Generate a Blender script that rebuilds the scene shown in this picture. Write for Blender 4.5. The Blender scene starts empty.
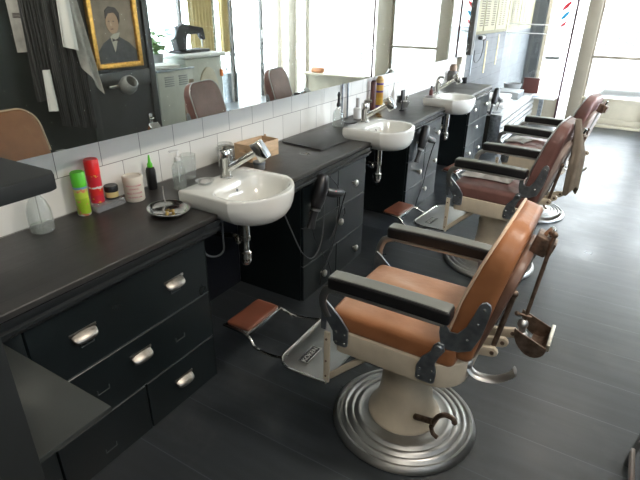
import bpy, bmesh, math, random
from mathutils import Vector, Matrix
random.seed(7)
PI = math.pi
S = bpy.context.scene
COL = S.collection

# ------------------------------------------------------------------ camera
cam_d = bpy.data.cameras.new('camera'); cam = bpy.data.objects.new('camera', cam_d); COL.objects.link(cam); S.camera = cam
def cam_basis(yaw, pitch, roll):
    f = Vector((-math.sin(yaw)*math.cos(pitch), math.cos(yaw)*math.cos(pitch), -math.sin(pitch)))
    r = f.cross(Vector((0, 0, 1))).normalized(); d = f.cross(r)
    c, s = math.cos(roll), math.sin(roll)
    return c*r + s*d, -s*r + c*d, f
_r, _d, _f = cam_basis(math.radians(30.68), math.radians(25.11), math.radians(-0.795))
_m = Matrix(((_r.x, -_d.x, -_f.x, 1.79), (_r.y, -_d.y, -_f.y, 0.0), (_r.z, -_d.z, -_f.z, 1.54), (0, 0, 0, 1)))
cam.matrix_world = _m
cam_d.sensor_width = 36; cam_d.lens = 496.1/640*36; cam_d.clip_start = .02

# ------------------------------------------------------------------ daylight and exposure
W = bpy.data.worlds.new('world'); S.world = W; W.use_nodes = True
bg = W.node_tree.nodes['Background']; bg.inputs[0].default_value = (.88, .95, 1.07, 1); bg.inputs[1].default_value = 25
S.view_settings.view_transform = 'Standard'; S.view_settings.look = 'None'
S.view_settings.exposure = 0.0; S.view_settings.gamma = 1; S.view_settings.use_curve_mapping = False
S.cycles.max_bounces = 10; S.cycles.diffuse_bounces = 4; S.cycles.glossy_bounces = 6; S.cycles.transmission_bounces = 10
S.cycles.transparent_max_bounces = 12; S.cycles.sample_clamp_indirect = 6; S.cycles.caustics_reflective = True
ADDED_LAMP_W = 38.0

# ------------------------------------------------------------------ materials
def new_mat(name):
    m = bpy.data.materials.new(name); m.use_nodes = True
    return m, m.node_tree, m.node_tree.nodes['Principled BSDF']
def mat(name, col, rough=.5, metal=0., var=0., vscale=8., bump=0., bscale=60., coat=0., sheen=0., trans=0., ior=1.45, stretch=None, rvar=0., emit=0.):
    m, nt, b = new_mat(name)
    b.inputs['Base Color'].default_value = (*col, 1); b.inputs['Roughness'].default_value = rough
    b.inputs['Metallic'].default_value = metal; b.inputs['Coat Weight'].default_value = coat
    b.inputs['Sheen Weight'].default_value = sheen
    b.inputs['Transmission Weight'].default_value = trans; b.inputs['IOR'].default_value = ior
    if emit:
        b.inputs['Emission Color'].default_value = (*col, 1); b.inputs['Emission Strength'].default_value = emit
    if var or bump or rvar:
        tc = nt.nodes.new('ShaderNodeTexCoord'); mp = nt.nodes.new('ShaderNodeMapping')
        nt.links.new(tc.outputs['Object'], mp.inputs[0])
        if stretch: mp.inputs['Scale'].default_value = stretch
        nz = nt.nodes.new('ShaderNodeTexNoise'); nz.inputs['Scale'].default_value = vscale; nz.inputs['Detail'].default_value = 6
        nt.links.new(mp.outputs[0], nz.inputs['Vector'])
        if var:
            mr = nt.nodes.new('ShaderNodeMapRange'); mr.inputs[1].default_value = .3; mr.inputs[2].default_value = .7
            mr.inputs[3].default_value = 1-var; mr.inputs[4].default_value = 1+var
            nt.links.new(nz.outputs[0], mr.inputs[0])
            mx = nt.nodes.new('ShaderNodeVectorMath'); mx.operation = 'SCALE'; mx.inputs[0].default_value = col
            nt.links.new(mr.outputs[0], mx.inputs['Scale']); nt.links.new(mx.outputs[0], b.inputs['Base Color'])
        if rvar:
            mr = nt.nodes.new('ShaderNodeMapRange'); mr.inputs[1].default_value = .3; mr.inputs[2].default_value = .7
            mr.inputs[3].default_value = max(0, rough-rvar); mr.inputs[4].default_value = rough+rvar
            nt.links.new(nz.outputs[0], mr.inputs[0]); nt.links.new(mr.outputs[0], b.inputs['Roughness'])
        if bump:
            n2 = nt.nodes.new('ShaderNodeTexNoise'); n2.inputs['Scale'].default_value = bscale; n2.inputs['Detail'].default_value = 5
            nt.links.new(mp.outputs[0], n2.inputs['Vector'])
            bp = nt.nodes.new('ShaderNodeBump'); bp.inputs['Strength'].default_value = bump; bp.inputs['Distance'].default_value = .01
            nt.links.new(n2.outputs[0], bp.inputs['Height']); nt.links.new(bp.outputs[0], b.inputs['Normal'])
    return m
def glass(name, col=(1, 1, 1), rough=0., ior=1.5, milk=.0):
    m, nt, b = new_mat(name); L = nt.links.new
    g = nt.nodes.new('ShaderNodeBsdfGlossy'); g.inputs['Roughness'].default_value = max(rough, .02)
    t = nt.nodes.new('ShaderNodeBsdfTransparent'); t.inputs[0].default_value = (*col, 1)
    lw = nt.nodes.new('ShaderNodeLayerWeight'); lw.inputs[0].default_value = .5
    pw = nt.nodes.new('ShaderNodeMath'); pw.operation = 'POWER'; pw.inputs[1].default_value = 4.5; nt.links.new(lw.outputs['Facing'], pw.inputs[0])
    fr = nt.nodes.new('ShaderNodeMath'); fr.operation = 'MULTIPLY_ADD'; fr.inputs[1].default_value = .8; fr.inputs[2].default_value = .035; nt.links.new(pw.outputs[0], fr.inputs[0])
    mx = nt.nodes.new('ShaderNodeMixShader'); L(fr.outputs[0], mx.inputs[0]); L(t.outputs[0], mx.inputs[1]); L(g.outputs[0], mx.inputs[2])
    d = nt.nodes.new('ShaderNodeBsdfDiffuse'); d.inputs[0].default_value = (.8, .82, .82, 1)
    m2 = nt.nodes.new('ShaderNodeMixShader'); m2.inputs[0].default_value = milk; L(mx.outputs[0], m2.inputs[1]); L(d.outputs[0], m2.inputs[2])
    L(m2.outputs[0], nt.nodes['Material Output'].inputs[0])
    return m
def pane_mat(name, k=1.):
    m, nt, b = new_mat(name)
    g = nt.nodes.new('ShaderNodeBsdfGlossy'); g.inputs['Roughness'].default_value = .02
    t = nt.nodes.new('ShaderNodeBsdfTransparent'); t.inputs[0].default_value = (.95*k, .97*k, .96*k, 1)
    mx = nt.nodes.new('ShaderNodeMixShader')
    lw = nt.nodes.new('ShaderNodeLayerWeight'); lw.inputs[0].default_value = .5
    pw = nt.nodes.new('ShaderNodeMath'); pw.operation = 'POWER'; pw.inputs[1].default_value = 4.5; nt.links.new(lw.outputs['Facing'], pw.inputs[0])
    fr = nt.nodes.new('ShaderNodeMath'); fr.operation = 'MULTIPLY_ADD'; fr.inputs[1].default_value = .8; fr.inputs[2].default_value = .035; nt.links.new(pw.outputs[0], fr.inputs[0])
    nt.links.new(fr.outputs[0], mx.inputs[0]); nt.links.new(t.outputs[0], mx.inputs[1]); nt.links.new(g.outputs[0], mx.inputs[2])
    nt.links.new(mx.outputs[0], nt.nodes['Material Output'].inputs[0])
    return m

def tile_mat():
    m, nt, b = new_mat('white_wall_tile')
    L = nt.links.new
    tc = nt.nodes.new('ShaderNodeTexCoord'); sp = nt.nodes.new('ShaderNodeSeparateXYZ'); L(tc.outputs['Object'], sp.inputs[0])
    ay = nt.nodes.new('ShaderNodeMath'); ay.operation = 'ADD'; ay.inputs[1].default_value = 10-.045; L(sp.outputs[1], ay.inputs[0])
    az = nt.nodes.new('ShaderNodeMath'); az.operation = 'ADD'; az.inputs[1].default_value = .15*6-.785; L(sp.outputs[2], az.inputs[0])
    cb = nt.nodes.new('ShaderNodeCombineXYZ'); L(ay.outputs[0], cb.inputs[0]); L(az.outputs[0], cb.inputs[1])
    br = nt.nodes.new('ShaderNodeTexBrick'); L(cb.outputs[0], br.inputs['Vector'])
    br.inputs['Color1'].default_value = (.72, .70, .65, 1); br.inputs['Color2'].default_value = (.78, .76, .71, 1)
    br.inputs['Mortar'].default_value = (.20, .18, .16, 1); br.inputs['Scale'].default_value = 1
    br.inputs['Mortar Size'].default_value = .0016; br.inputs['Mortar Smooth'].default_value = .25; br.inputs['Brick Width'].default_value = .2; br.inputs['Row Height'].default_value = .15
    L(br.outputs['Color'], b.inputs['Base Color'])
    b.inputs['Roughness'].default_value = .12
    nz = nt.nodes.new('ShaderNodeTexNoise'); nz.inputs['Scale'].default_value = 9; L(tc.outputs['Object'], nz.inputs['Vector'])
    ad = nt.nodes.new('ShaderNodeMath'); ad.operation = 'MULTIPLY_ADD'; ad.inputs[1].default_value = -1.0; L(br.outputs['Fac'], ad.inputs[0])
    ml = nt.nodes.new('ShaderNodeMath'); ml.operation = 'MULTIPLY'; ml.inputs[1].default_value = .5; L(nz.outputs[0], ml.inputs[0]); L(ml.outputs[0], ad.inputs[2])
    bp = nt.nodes.new('ShaderNodeBump'); bp.inputs['Strength'].default_value = .3; bp.inputs['Distance'].default_value = .003
    L(ad.outputs[0], bp.inputs['Height']); L(bp.outputs[0], b.inputs['Normal'])
    return m

def board_mat(name, axis, width, col, rough, gap=.004, scuff=.25, var=.35, offset=0., tint=(.20, .19, .17), edge=.35, stretch_long=.35):
    """boards whose long side runs along X (axis 'x') or Y (axis 'y'); width measured on the other axis"""
    m, nt, b = new_mat(name); L = nt.links.new; N = nt.nodes.new
    tc = N('ShaderNodeTexCoord'); sp = N('ShaderNodeSeparateXYZ'); L(tc.outputs['Object'], sp.inputs[0])
    o = {'x': 1, 'y': 0, 'z': 2}[axis]
    a = N('ShaderNodeMath'); a.operation = 'ADD'; a.inputs[1].default_value = 20*width+offset; L(sp.outputs[o], a.inputs[0])
    dv = N('ShaderNodeMath'); dv.operation = 'DIVIDE'; dv.inputs[1].default_value = width; L(a.outputs[0], dv.inputs[0])
    fr = N('ShaderNodeMath'); fr.operation = 'FRACT'; L(dv.outputs[0], fr.inputs[0])
    fl = N('ShaderNodeMath'); fl.operation = 'FLOOR'; L(dv.outputs[0], fl.inputs[0])
    wn = N('ShaderNodeTexWhiteNoise'); wn.noise_dimensions = '1D'; L(fl.outputs[0], wn.inputs['W'])
    lt = N('ShaderNodeMath'); lt.operation = 'LESS_THAN'; lt.inputs[1].default_value = gap/width; L(fr.outputs[0], lt.inputs[0])
    mp = N('ShaderNodeMapping'); L(tc.outputs['Object'], mp.inputs[0])
    mp.inputs['Scale'].default_value = (stretch_long, 3, 1) if axis == 'x' else ((3, stretch_long, 1) if axis == 'y' else (1, stretch_long, 3))
    n1 = N('ShaderNodeTexNoise'); n1.inputs['Scale'].default_value = 6; n1.inputs['Detail'].default_value = 8; L(mp.outputs[0], n1.inputs['Vector'])
    n2 = N('ShaderNodeTexNoise'); n2.inputs['Scale'].default_value = 2.3; n2.inputs['Detail'].default_value = 10; n2.inputs['Roughness'].default_value = .7; L(tc.outputs['Object'], n2.inputs['Vector'])
    cr = N('ShaderNodeMapRange'); cr.inputs[1].default_value = .52; cr.inputs[2].default_value = .72; cr.inputs[3].default_value = 0; cr.inputs[4].default_value = scuff; L(n2.outputs[0], cr.inputs[0])
    v = N('ShaderNodeMath'); v.operation = 'MULTIPLY_ADD'; v.inputs[1].default_value = var; v.inputs[2].default_value = 1-var*.5; L(wn.outputs[0], v.inputs[0])
    v2 = N('ShaderNodeMath'); v2.operation = 'MULTIPLY_ADD'; v2.inputs[1].default_value = 1.0; v2.inputs[2].default_value = .5; L(n1.outputs[0], v2.inputs[0])
    v3 = N('ShaderNodeMath'); v3.operation = 'MULTIPLY'; L(v.outputs[0], v3.inputs[0]); L(v2.outputs[0], v3.inputs[1])
    sc = N('ShaderNodeVectorMath'); sc.operation = 'SCALE'; sc.inputs[0].default_value = col; L(v3.outputs[0], sc.inputs['Scale'])
    mx = N('ShaderNodeMix'); mx.data_type = 'RGBA'; L(cr.outputs[0], mx.inputs[0]); L(sc.outputs[0], mx.inputs[6]); mx.inputs[7].default_value = (*tint, 1)
    mg = N('ShaderNodeMix'); mg.data_type = 'RGBA'; L(lt.outputs[0], mg.inputs[0]); L(mx.outputs[2], mg.inputs[6]); mg.inputs[7].default_value = (col[0]*edge, col[1]*edge, col[2]*edge, 1)
    L(mg.outputs[2], b.inputs['Base Color'])
    rr = N('ShaderNodeMapRange'); rr.inputs[1].default_value = .3; rr.inputs[2].default_value = .7; rr.inputs[3].default_value = rough-.09; rr.inputs[4].default_value = rough+.12; L(n2.outputs[0], rr.inputs[0])
    L(rr.outputs[0], b.inputs['Roughness'])
    h = N('ShaderNodeMath'); h.operation = 'MULTIPLY_ADD'; h.inputs[1].default_value = -1.5; L(lt.outputs[0], h.inputs[0]); L(n1.outputs[0], h.inputs[2])
    bp = N('ShaderNodeBump'); bp.inputs['Strength'].default_value = .25; bp.inputs['Distance'].default_value = .003; L(h.outputs[0], bp.inputs['Height']); L(bp.outputs[0], b.inputs['Normal'])
    return m

def mirror_mat():
    m, nt, b = new_mat('speckled_mirror'); L = nt.links.new; N = nt.nodes.new
    tc = N('ShaderNodeTexCoord')
    vo = N('ShaderNodeTexVoronoi'); vo.inputs['Scale'].default_value = 16; L(tc.outputs['Object'], vo.inputs['Vector'])
    nz = N('ShaderNodeTexNoise'); nz.inputs['Scale'].default_value = 1.1; L(tc.outputs['Object'], nz.inputs['Vector'])
    th = N('ShaderNodeMapRange'); th.inputs[1].default_value = .5; th.inputs[2].default_value = .72; th.inputs[3].default_value = 0.0; th.inputs[4].default_value = .15; L(nz.outputs[0], th.inputs[0])
    lt = N('ShaderNodeMath'); lt.operation = 'LESS_THAN'; L(vo.outputs['Distance'], lt.inputs[0]); L(th.outputs[0], lt.inputs[1])
    b.inputs['Metallic'].default_value = 1; b.inputs['Base Color'].default_value = (.86, .90, .86, 1); b.inputs['Roughness'].default_value = .012
    df = N('ShaderNodeBsdfDiffuse'); df.inputs[0].default_value = (.75, .72, .6, 1)
    k = N('ShaderNodeMath'); k.operation = 'MULTIPLY_ADD'; k.inputs[1].default_value = .7; k.inputs[2].default_value = .012; L(lt.outputs[0], k.inputs[0])
    mx = N('ShaderNodeMixShader'); L(k.outputs[0], mx.inputs[0]); L(b.outputs[0], mx.inputs[1]); L(df.outputs[0], mx.inputs[2])
    L(mx.outputs[0], nt.nodes['Material Output'].inputs[0])
    return m

def bands_mat(name, bands, rough=.4, metal=0., axis=2, wob=0., blotch=None):
    """colour bands along one object axis: [(upto, colour), ...]"""
    m, nt, b = new_mat(name); L = nt.links.new; N = nt.nodes.new
    tc = N('ShaderNodeTexCoord'); sp = N('ShaderNodeSeparateXYZ'); L(tc.outputs['Object'], sp.inputs[0])
    last = None; src = sp.outputs[axis]
    if wob:
        nz = N('ShaderNodeTexNoise'); nz.inputs['Scale'].default_value = 45; L(tc.outputs['Object'], nz.inputs['Vector'])
        ma = N('ShaderNodeMath'); ma.operation = 'MULTIPLY_ADD'; ma.inputs[1].default_value = wob; L(nz.outputs[0], ma.inputs[0]); L(src, ma.inputs[2]); src = ma.outputs[0]
    cur = None
    for i, (up, c) in enumerate(bands):
        if cur is None:
            rgb = N('ShaderNodeRGB'); rgb.outputs[0].default_value = (*c, 1); cur = rgb.outputs[0]
        else:
            g = N('ShaderNodeMath'); g.operation = 'GREATER_THAN'; g.inputs[1].default_value = last; L(src, g.inputs[0])
            mx = N('ShaderNodeMix'); mx.data_type = 'RGBA'; L(g.outputs[0], mx.inputs[0]); L(cur, mx.inputs[6]); mx.inputs[7].default_value = (*c, 1); cur = mx.outputs[2]
        last = up
    if blotch:
        nz = N('ShaderNodeTexNoise'); nz.inputs['Scale'].default_value = blotch[1]; nz.inputs['Detail'].default_value = 2; L(tc.outputs['Object'], nz.inputs['Vector'])
        g = N('ShaderNodeMath'); g.operation = 'GREATER_THAN'; g.inputs[1].default_value = blotch[2]; L(nz.outputs[0], g.inputs[0])
        mx = N('ShaderNodeMix'); mx.data_type = 'RGBA'; L(g.outputs[0], mx.inputs[0]); L(cur, mx.inputs[6]); mx.inputs[7].default_value = (*blotch[0], 1); cur = mx.outputs[2]
    L(cur, b.inputs['Base Color']); b.inputs['Roughness'].default_value = rough; b.inputs['Metallic'].default_value = metal
    return m

def stripe_mat(name, c1, c2, freq, axis=1, duty=.25):
    m, nt, b = new_mat(name); L = nt.links.new; N = nt.nodes.new
    tc = N('ShaderNodeTexCoord'); sp = N('ShaderNodeSeparateXYZ'); L(tc.outputs['UV'] if axis == 'u' else tc.outputs['Object'], sp.inputs[0])
    ml = N('ShaderNodeMath'); ml.operation = 'MULTIPLY'; ml.inputs[1].default_value = freq; L(sp.outputs[0 if axis == 'u' else axis], ml.inputs[0])
    fr = N('ShaderNodeMath'); fr.operation = 'FRACT'; L(ml.outputs[0], fr.inputs[0])
    lt = N('ShaderNodeMath'); lt.operation = 'LESS_THAN'; lt.inputs[1].default_value = duty; L(fr.outputs[0], lt.inputs[0])
    mx = N('ShaderNodeMix'); mx.data_type = 'RGBA'; L(lt.outputs[0], mx.inputs[0]); mx.inputs[6].default_value = (*c1, 1); mx.inputs[7].default_value = (*c2, 1)
    L(mx.outputs[2], b.inputs['Base Color']); b.inputs['Roughness'].default_value = .85
    return m

def worn_glare_leather():  # seat top paler with height: wear plus glare put into the colour
    m = mat('worn_glare_tan_seat_leather', (.31, .125, .052), .36, var=.22, vscale=7, bump=.12, bscale=45, rvar=.08)
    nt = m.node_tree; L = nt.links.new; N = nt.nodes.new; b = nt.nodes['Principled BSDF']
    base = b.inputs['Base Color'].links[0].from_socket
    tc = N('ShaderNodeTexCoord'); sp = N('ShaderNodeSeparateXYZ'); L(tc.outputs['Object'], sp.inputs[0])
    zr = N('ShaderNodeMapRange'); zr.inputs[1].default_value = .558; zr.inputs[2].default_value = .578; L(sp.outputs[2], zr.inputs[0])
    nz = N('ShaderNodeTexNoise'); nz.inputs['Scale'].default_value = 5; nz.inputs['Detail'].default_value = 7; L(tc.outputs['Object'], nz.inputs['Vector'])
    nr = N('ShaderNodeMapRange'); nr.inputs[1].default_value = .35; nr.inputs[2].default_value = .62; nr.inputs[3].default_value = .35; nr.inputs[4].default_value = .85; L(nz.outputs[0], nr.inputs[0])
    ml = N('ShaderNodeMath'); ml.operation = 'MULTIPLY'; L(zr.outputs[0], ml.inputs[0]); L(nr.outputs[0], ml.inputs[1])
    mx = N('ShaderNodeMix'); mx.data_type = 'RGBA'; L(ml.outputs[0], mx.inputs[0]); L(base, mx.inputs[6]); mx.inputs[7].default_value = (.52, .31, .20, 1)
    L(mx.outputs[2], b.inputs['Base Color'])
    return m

M = dict(
 floor=board_mat('dark_floorboards', 'x', .265, (.026, .031, .035), .35, gap=.004, scuff=.30, edge=2.0, offset=-.08, tint=(.10, .10, .095)),
 counter=board_mat('worn_black_counter', 'y', .16, (.034, .032, .030), .34, gap=.003, scuff=.12, tint=(.075, .07, .065), offset=.05),
 edge=mat('black_moulding', (.016, .018, .019), .24),
 black=mat('black_painted_cabinet', (.006, .0095, .0105), .33, var=.25, vscale=6, rvar=.06),
 blackb=mat('black_painted_wood', (.005, .007, .007), .8, var=.2),
 seam=mat('worn_grey_edge', (.07, .078, .078), .5),
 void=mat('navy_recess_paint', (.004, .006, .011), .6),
 tile=tile_mat(), mirror=mirror_mat(),
 frame=mat('dark_mirror_frame', (.05, .045, .04), .4, var=.2),
 chrome=mat('chrome', (.72, .72, .70), .12, 1., rvar=.05, vscale=20),
 steel=mat('worn_steel', (.46, .46, .45), .42, 1., var=.10, vscale=6, rvar=.06),
 dsteel=mat('dark_steel', (.30, .33, .36), .36, .9, var=.3, vscale=30),
 ring=mat('ribbed_steel', (.42, .42, .41), .40, 1., var=.12, vscale=14),
 nickel=mat('aged_nickel', (.66, .63, .56), .33, 1., var=.2, vscale=60),
 nickelp=mat('dull_nickel', (.30, .28, .25), .36, 1., var=.2, vscale=60), rust=mat('rusty_brown_metal', (.17, .12, .09), .45, .75, var=.5, vscale=45, bump=.2, bscale=90),
 cream=mat('cream_enamel', (.60, .52, .40), .28, var=.12, vscale=10, coat=.3),
 tan=mat('tan_leather', (.29, .118, .048), .36, var=.22, vscale=7, bump=.12, bscale=45, rvar=.08),
 tanseat=worn_glare_leather(), brownp=mat('dark_brown_leather', (.15, .052, .030), .38, var=.2), tanw=mat('tan_leather_piping', (.62, .46, .33), .4),
 tanb=mat('tan_back_panel', (.15, .085, .06), .4, var=.3, vscale=9),
 maroon=mat('maroon_leather', (.155, .074, .064), .42, var=.25, vscale=8, bump=.12, bscale=45),
 maroonp=mat('dull_grey_back_panel', (.34, .27, .24), .35, var=.15),
 padsheen=mat('sheen_grey_pad_top', (.15, .155, .14), .42), padblk=mat('black_arm_pad', (.010, .010, .011), .38, rvar=.06, vscale=30),
 porc=mat('white_porcelain', (.70, .70, .66), .10, coat=.4),
 wood=mat('light_plywood', (.58, .40, .24), .5, var=.15, vscale=14, stretch=(1, 1, 6)),
 rubber=mat('black_plastic', (.012, .012, .013), .3), cable=mat('grey_cable', (.09, .095, .10), .5),
 cableb=mat('black_cable', (.01, .01, .011), .4),
 redp=mat('red_plastic', (.75, .02, .02), .3), greenp=mat('green_plastic', (.10, .52, .03), .35),
 white=mat('white_plastic', (.8, .8, .78), .35), paper=mat('white_paper', (.8, .8, .78), .7),
 glass=glass('clear_glass', (.97, .985, .98), milk=.10), acryl=glass('clear_acrylic', (.95, .96, .97), .08, 1.5, .12), water=glass('clear_liquid', (.93, .95, .93), 0, 1.33),
 pane=pane_mat('window_pane'), fillpane=pane_mat('tinted_fill_window_pane', .34),
 beige=mat('beige_painted_frame', (.30, .26, .20), .4, var=.08, vscale=3), facade=mat('cream_painted_panel', (.48, .43, .33), .45, var=.12, vscale=5),
 pole=mat('dark_red_pole', (.07, .035, .04), .4), wallw=mat('cream_plaster', (.50, .48, .43), .8, var=.05, vscale=2),
 walld=mat('dark_green_black_wall', (.006, .010, .009), .5, var=.2, vscale=3), doorg=mat('charcoal_door_paint', (.045, .048, .050), .4, var=.12, vscale=5),
 ceil=mat('white_ceiling', (.62, .61, .58), .85), plank=board_mat('grey_planks', 'z', .17, (.05, .053, .057), .62, gap=.008, scuff=.2, tint=(.11, .11, .11), edge=.3),
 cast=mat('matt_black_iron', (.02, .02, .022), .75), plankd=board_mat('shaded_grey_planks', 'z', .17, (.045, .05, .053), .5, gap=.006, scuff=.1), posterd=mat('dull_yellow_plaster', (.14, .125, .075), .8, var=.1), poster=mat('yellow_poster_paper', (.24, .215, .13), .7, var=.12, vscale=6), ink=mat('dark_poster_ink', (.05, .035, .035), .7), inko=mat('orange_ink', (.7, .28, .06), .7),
 gold=mat('gilt_frame', (.55, .30, .07), .38, .8, var=.35, vscale=40, bump=.3, bscale=80),
 slat=mat('pale_grey_slats', (.42, .42, .41), .5), cape=mat('brownish_cape_cloth', (.26, .22, .175), .9, var=.15, vscale=15, bump=.25, bscale=35), cloth=mat('beige_cloth', (.50, .45, .38), .9, var=.15, vscale=15, bump=.25, bscale=35), clothw=mat('white_cloth', (.72, .72, .71), .9, bump=.25, bscale=30),
 clothg=mat('grey_white_cloth', (.46, .45, .43), .9, var=.2, vscale=15, bump=.3, bscale=35),
 stripe=stripe_mat('pinstripe_cloth', (.007, .008, .009), (.045, .047, .05), 95, 1, .3),
 grey=mat('grey_plastic', (.28, .29, .29), .45), dgrey=mat('dark_grey_shelf_top', (.024, .027, .025), .5, var=.15), slate=mat('slate_mat', (.05, .05, .05), .42),
 curtain=mat('mustard_curtain', (.58, .48, .26), .8, var=.1), chalk=mat('chalkboard', (.10, .11, .11), .7), bookr=mat('dark_red_book', (.075, .022, .018), .5),
 magb=mat('pale_blue_magazine', (.45, .55, .72), .4), leaf=mat('green_leaf', (.13, .24, .08), .5, var=.3), pot=mat('grey_pot', (.3, .3, .3), .6),
 pave=mat('pale_pavement', (.42, .42, .40), .8, var=.1, vscale=2), carw=mat('white_car_paint', (.8, .8, .8), .2, coat=.5), tyre=mat('flare_grey_tyre', (.40, .40, .40), .8),  # tyre lightened: outdoor flare put into its colour
 addedlampg=mat('added_lit_lamp_glass', (1, .93, .82), .4, emit=4.), brass=mat('brass', (.6, .42, .15), .3, 1.), orange=mat('orange_plastic', (.8, .2, .04), .4),
 beigec=mat('pale_grey_counter', (.50, .51, .46), .5, var=.06), skin=mat('portrait_skin', (.48, .32, .22), .6, var=.1), hair=mat('portrait_hair', (.06, .05, .05), .6),
 pbg=mat('portrait_ground', (.30, .25, .20), .55, var=.2, vscale=9), suit=mat('portrait_suit', (.085, .09, .10), .6, var=.15, vscale=20), pshirt=mat('portrait_shirt', (.55, .52, .45), .6),
 dred=mat('red_vinyl_sign', (.75, .06, .08), .5), dblue=mat('blue_vinyl_sign', (.03, .32, .62), .5), build=mat('pale_building', (.50, .47, .42), .85, var=.08),
 pink=mat('pinkish_print', (.55, .12, .16), .5), tubm=mat('cream_tub_plastic', (.72, .66, .56), .35),
)

# ------------------------------------------------------------------ mesh helpers
def T(x=0, y=0, z=0): return Matrix.Translation((x, y, z))
def RX(a): return Matrix.Rotation(a, 4, 'X')
def RY(a): return Matrix.Rotation(a, 4, 'Y')
def RZ(a): return Matrix.Rotation(a, 4, 'Z')
class MB:
    def __init__(s): s.bm = bmesh.new()
    def _add(s, tmp, mx=None):
        if mx is not None: bmesh.ops.transform(tmp, matrix=mx, verts=tmp.verts)
        me = bpy.data.meshes.new('t'); tmp.to_mesh(me); tmp.free(); s.bm.from_mesh(me); bpy.data.meshes.remove(me); return s
    def box(s, a, b, r=0., seg=2, mx=None):
        t = bmesh.new(); bmesh.ops.create_cube(t, size=1)
        c = [(a[i]+b[i])/2 for i in range(3)]; d = [abs(b[i]-a[i]) for i in range(3)]
        bmesh.ops.scale(t, vec=d, verts=t.verts); bmesh.ops.translate(t, vec=c, verts=t.verts)
        if r > 0: bmesh.ops.bevel(t, geom=t.edges[:], offset=min(r, min(d)*.49), segments=seg, affect='EDGES', profile=.5)
        return s._add(t, mx)
    def cushion(s, a, b, r, n=14, f=None, mx=None):
        t = bmesh.new(); bmesh.ops.create_cube(t, size=2)
        bmesh.ops.subdivide_edges(t, edges=t.edges[:], cuts=n, use_grid_fill=True)
        c = Vector([(a[i]+b[i])/2 for i in range(3)]); h = Vector([abs(b[i]-a[i])/2 for i in range(3)])
        for v in t.verts:
            # crowd the rows to the borders
            p = Vector([math.copysign(1-(1-abs(k))**1.5, k) if True else k for k in v.co])
            q = Vector([p[i]*h[i] for i in range(3)])
            inn = Vector([max(-(h[i]-r), min(h[i]-r, q[i])) for i in range(3)])
            dd = q-inn
            if dd.length > 1e-9: q = inn+dd.normalized()*min(r, dd.length if dd.length < r else r) if dd.length > r else inn+dd
            v.co = q+c
            if f: v.co = f(v.co.copy(), p)
        return s._add(t, mx)
    def prism(s, pts, d, r=0., seg=2, mx=None, plane='xy'):
        """outline in a plane, extruded by d (a, b) on the third axis"""
        t = bmesh.new(); a, b = d
        def P(p, w): return {'xy': (p[0], p[1], w), 'xz': (p[0], w, p[1]), 'yz': (w, p[0], p[1])}[plane]
        lo = [t.verts.new(P(p, a)) for p in pts]; hi = [t.verts.new(P(p, b)) for p in pts]
        t.faces.new(lo[::-1]); t.faces.new(hi); n = len(pts)
        for i in range(n): t.faces.new((lo[i], lo[(i+1) % n], hi[(i+1) % n], hi[i]))
        bmesh.ops.recalc_face_normals(t, faces=t.faces)
        if r > 0:
            es = [e for e in t.edges if (e.verts[0] in lo and e.verts[1] in lo) or (e.verts[0] in hi and e.verts[1] in hi)]
            bmesh.ops.bevel(t, geom=es, offset=r, segments=seg, affect='EDGES', profile=.5)
        return s._add(t, mx)
    def lathe(s, prof, n=40, mx=None, close=True, sx=1., sy=1.):
        t = bmesh.new(); rows = []
        for (r, z) in prof:
            if r < 1e-6: rows.append([t.verts.new((0, 0, z))])
            else: rows.append([t.verts.new((r*math.cos(2*PI*k/n)*sx, r*math.sin(2*PI*k/n)*sy, z)) for k in range(n)])
        for A, B in zip(rows, rows[1:]):
            for k in range(n):
                k2 = (k+1) % n
                if len(A) == 1 and len(B) == 1: continue
                if len(A) == 1: t.faces.new((A[0], B[k2], B[k]))
                elif len(B) == 1: t.faces.new((A[k], A[k2], B[0]))
                else: t.faces.new((A[k], A[k2], B[k2], B[k]))
        if close:
            for rr in (rows[0], rows[-1]):
                if len(rr) > 1: t.faces.new(rr)
        bmesh.ops.recalc_face_normals(t, faces=t.faces)
        return s._add(t, mx)
    def cyl(s, p, q, r, r2=None, n=20, bev=0):
        p, q = Vector(p), Vector(q); L = (q-p).length; r2 = r if r2 is None else r2
        mx = T(*p) @ (q-p).to_track_quat('Z', 'Y').to_matrix().to_4x4()
        b = min(bev, r*.45, r2*.45, L*.45)
        prof = [(0, 0), (r-b, 0), (r, b), (r2, L-b), (r2-b, L), (0, L)] if b > 0 else [(0, 0), (r, 0), (r2, L), (0, L)]
        return s.lathe(prof, n, mx, close=False)
    def tube(s, pts, r, n=10, sm=0, flat=None):
        P = [Vector(p) for p in pts]
        if sm:
            Q = []
            for i in range(len(P)-1):
                p0 = P[max(i-1, 0)]; p1 = P[i]; p2 = P[i+1]; p3 = P[min(i+2, len(P)-1)]
                for k in range(sm):
                    u = k/sm; Q.append(.5*((2*p1)+(-p0+p2)*u+(2*p0-5*p1+4*p2-p3)*u*u+(-p0+3*p1-3*p2+p3)*u**3))
            Q.append(P[-1]); P = Q
        t = bmesh.new(); rows = []; up = None
        for i, p in enumerate(P):
            d = (P[min(i+1, len(P)-1)]-P[max(i-1, 0)]).normalized()
            if up is None: up = Vector((0, 0, 1)) if abs(d.z) < .9 else Vector((0, 1, 0))
            x = d.cross(up).normalized(); up = x.cross(d).normalized()
            rr = r[min(i, len(r)-1)] if isinstance(r, (list, tuple)) else r
            fx, fy = (1, 1) if flat is None else flat
            rows.append([t.verts.new(p+x*rr*fx*math.cos(2*PI*k/n)+up*rr*fy*math.sin(2*PI*k/n)) for k in range(n)])
        for A, B in zip(rows, rows[1:]):
            for k in range(n): t.faces.new((A[k], A[(k+1) % n], B[(k+1) % n], B[k]))
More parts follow.
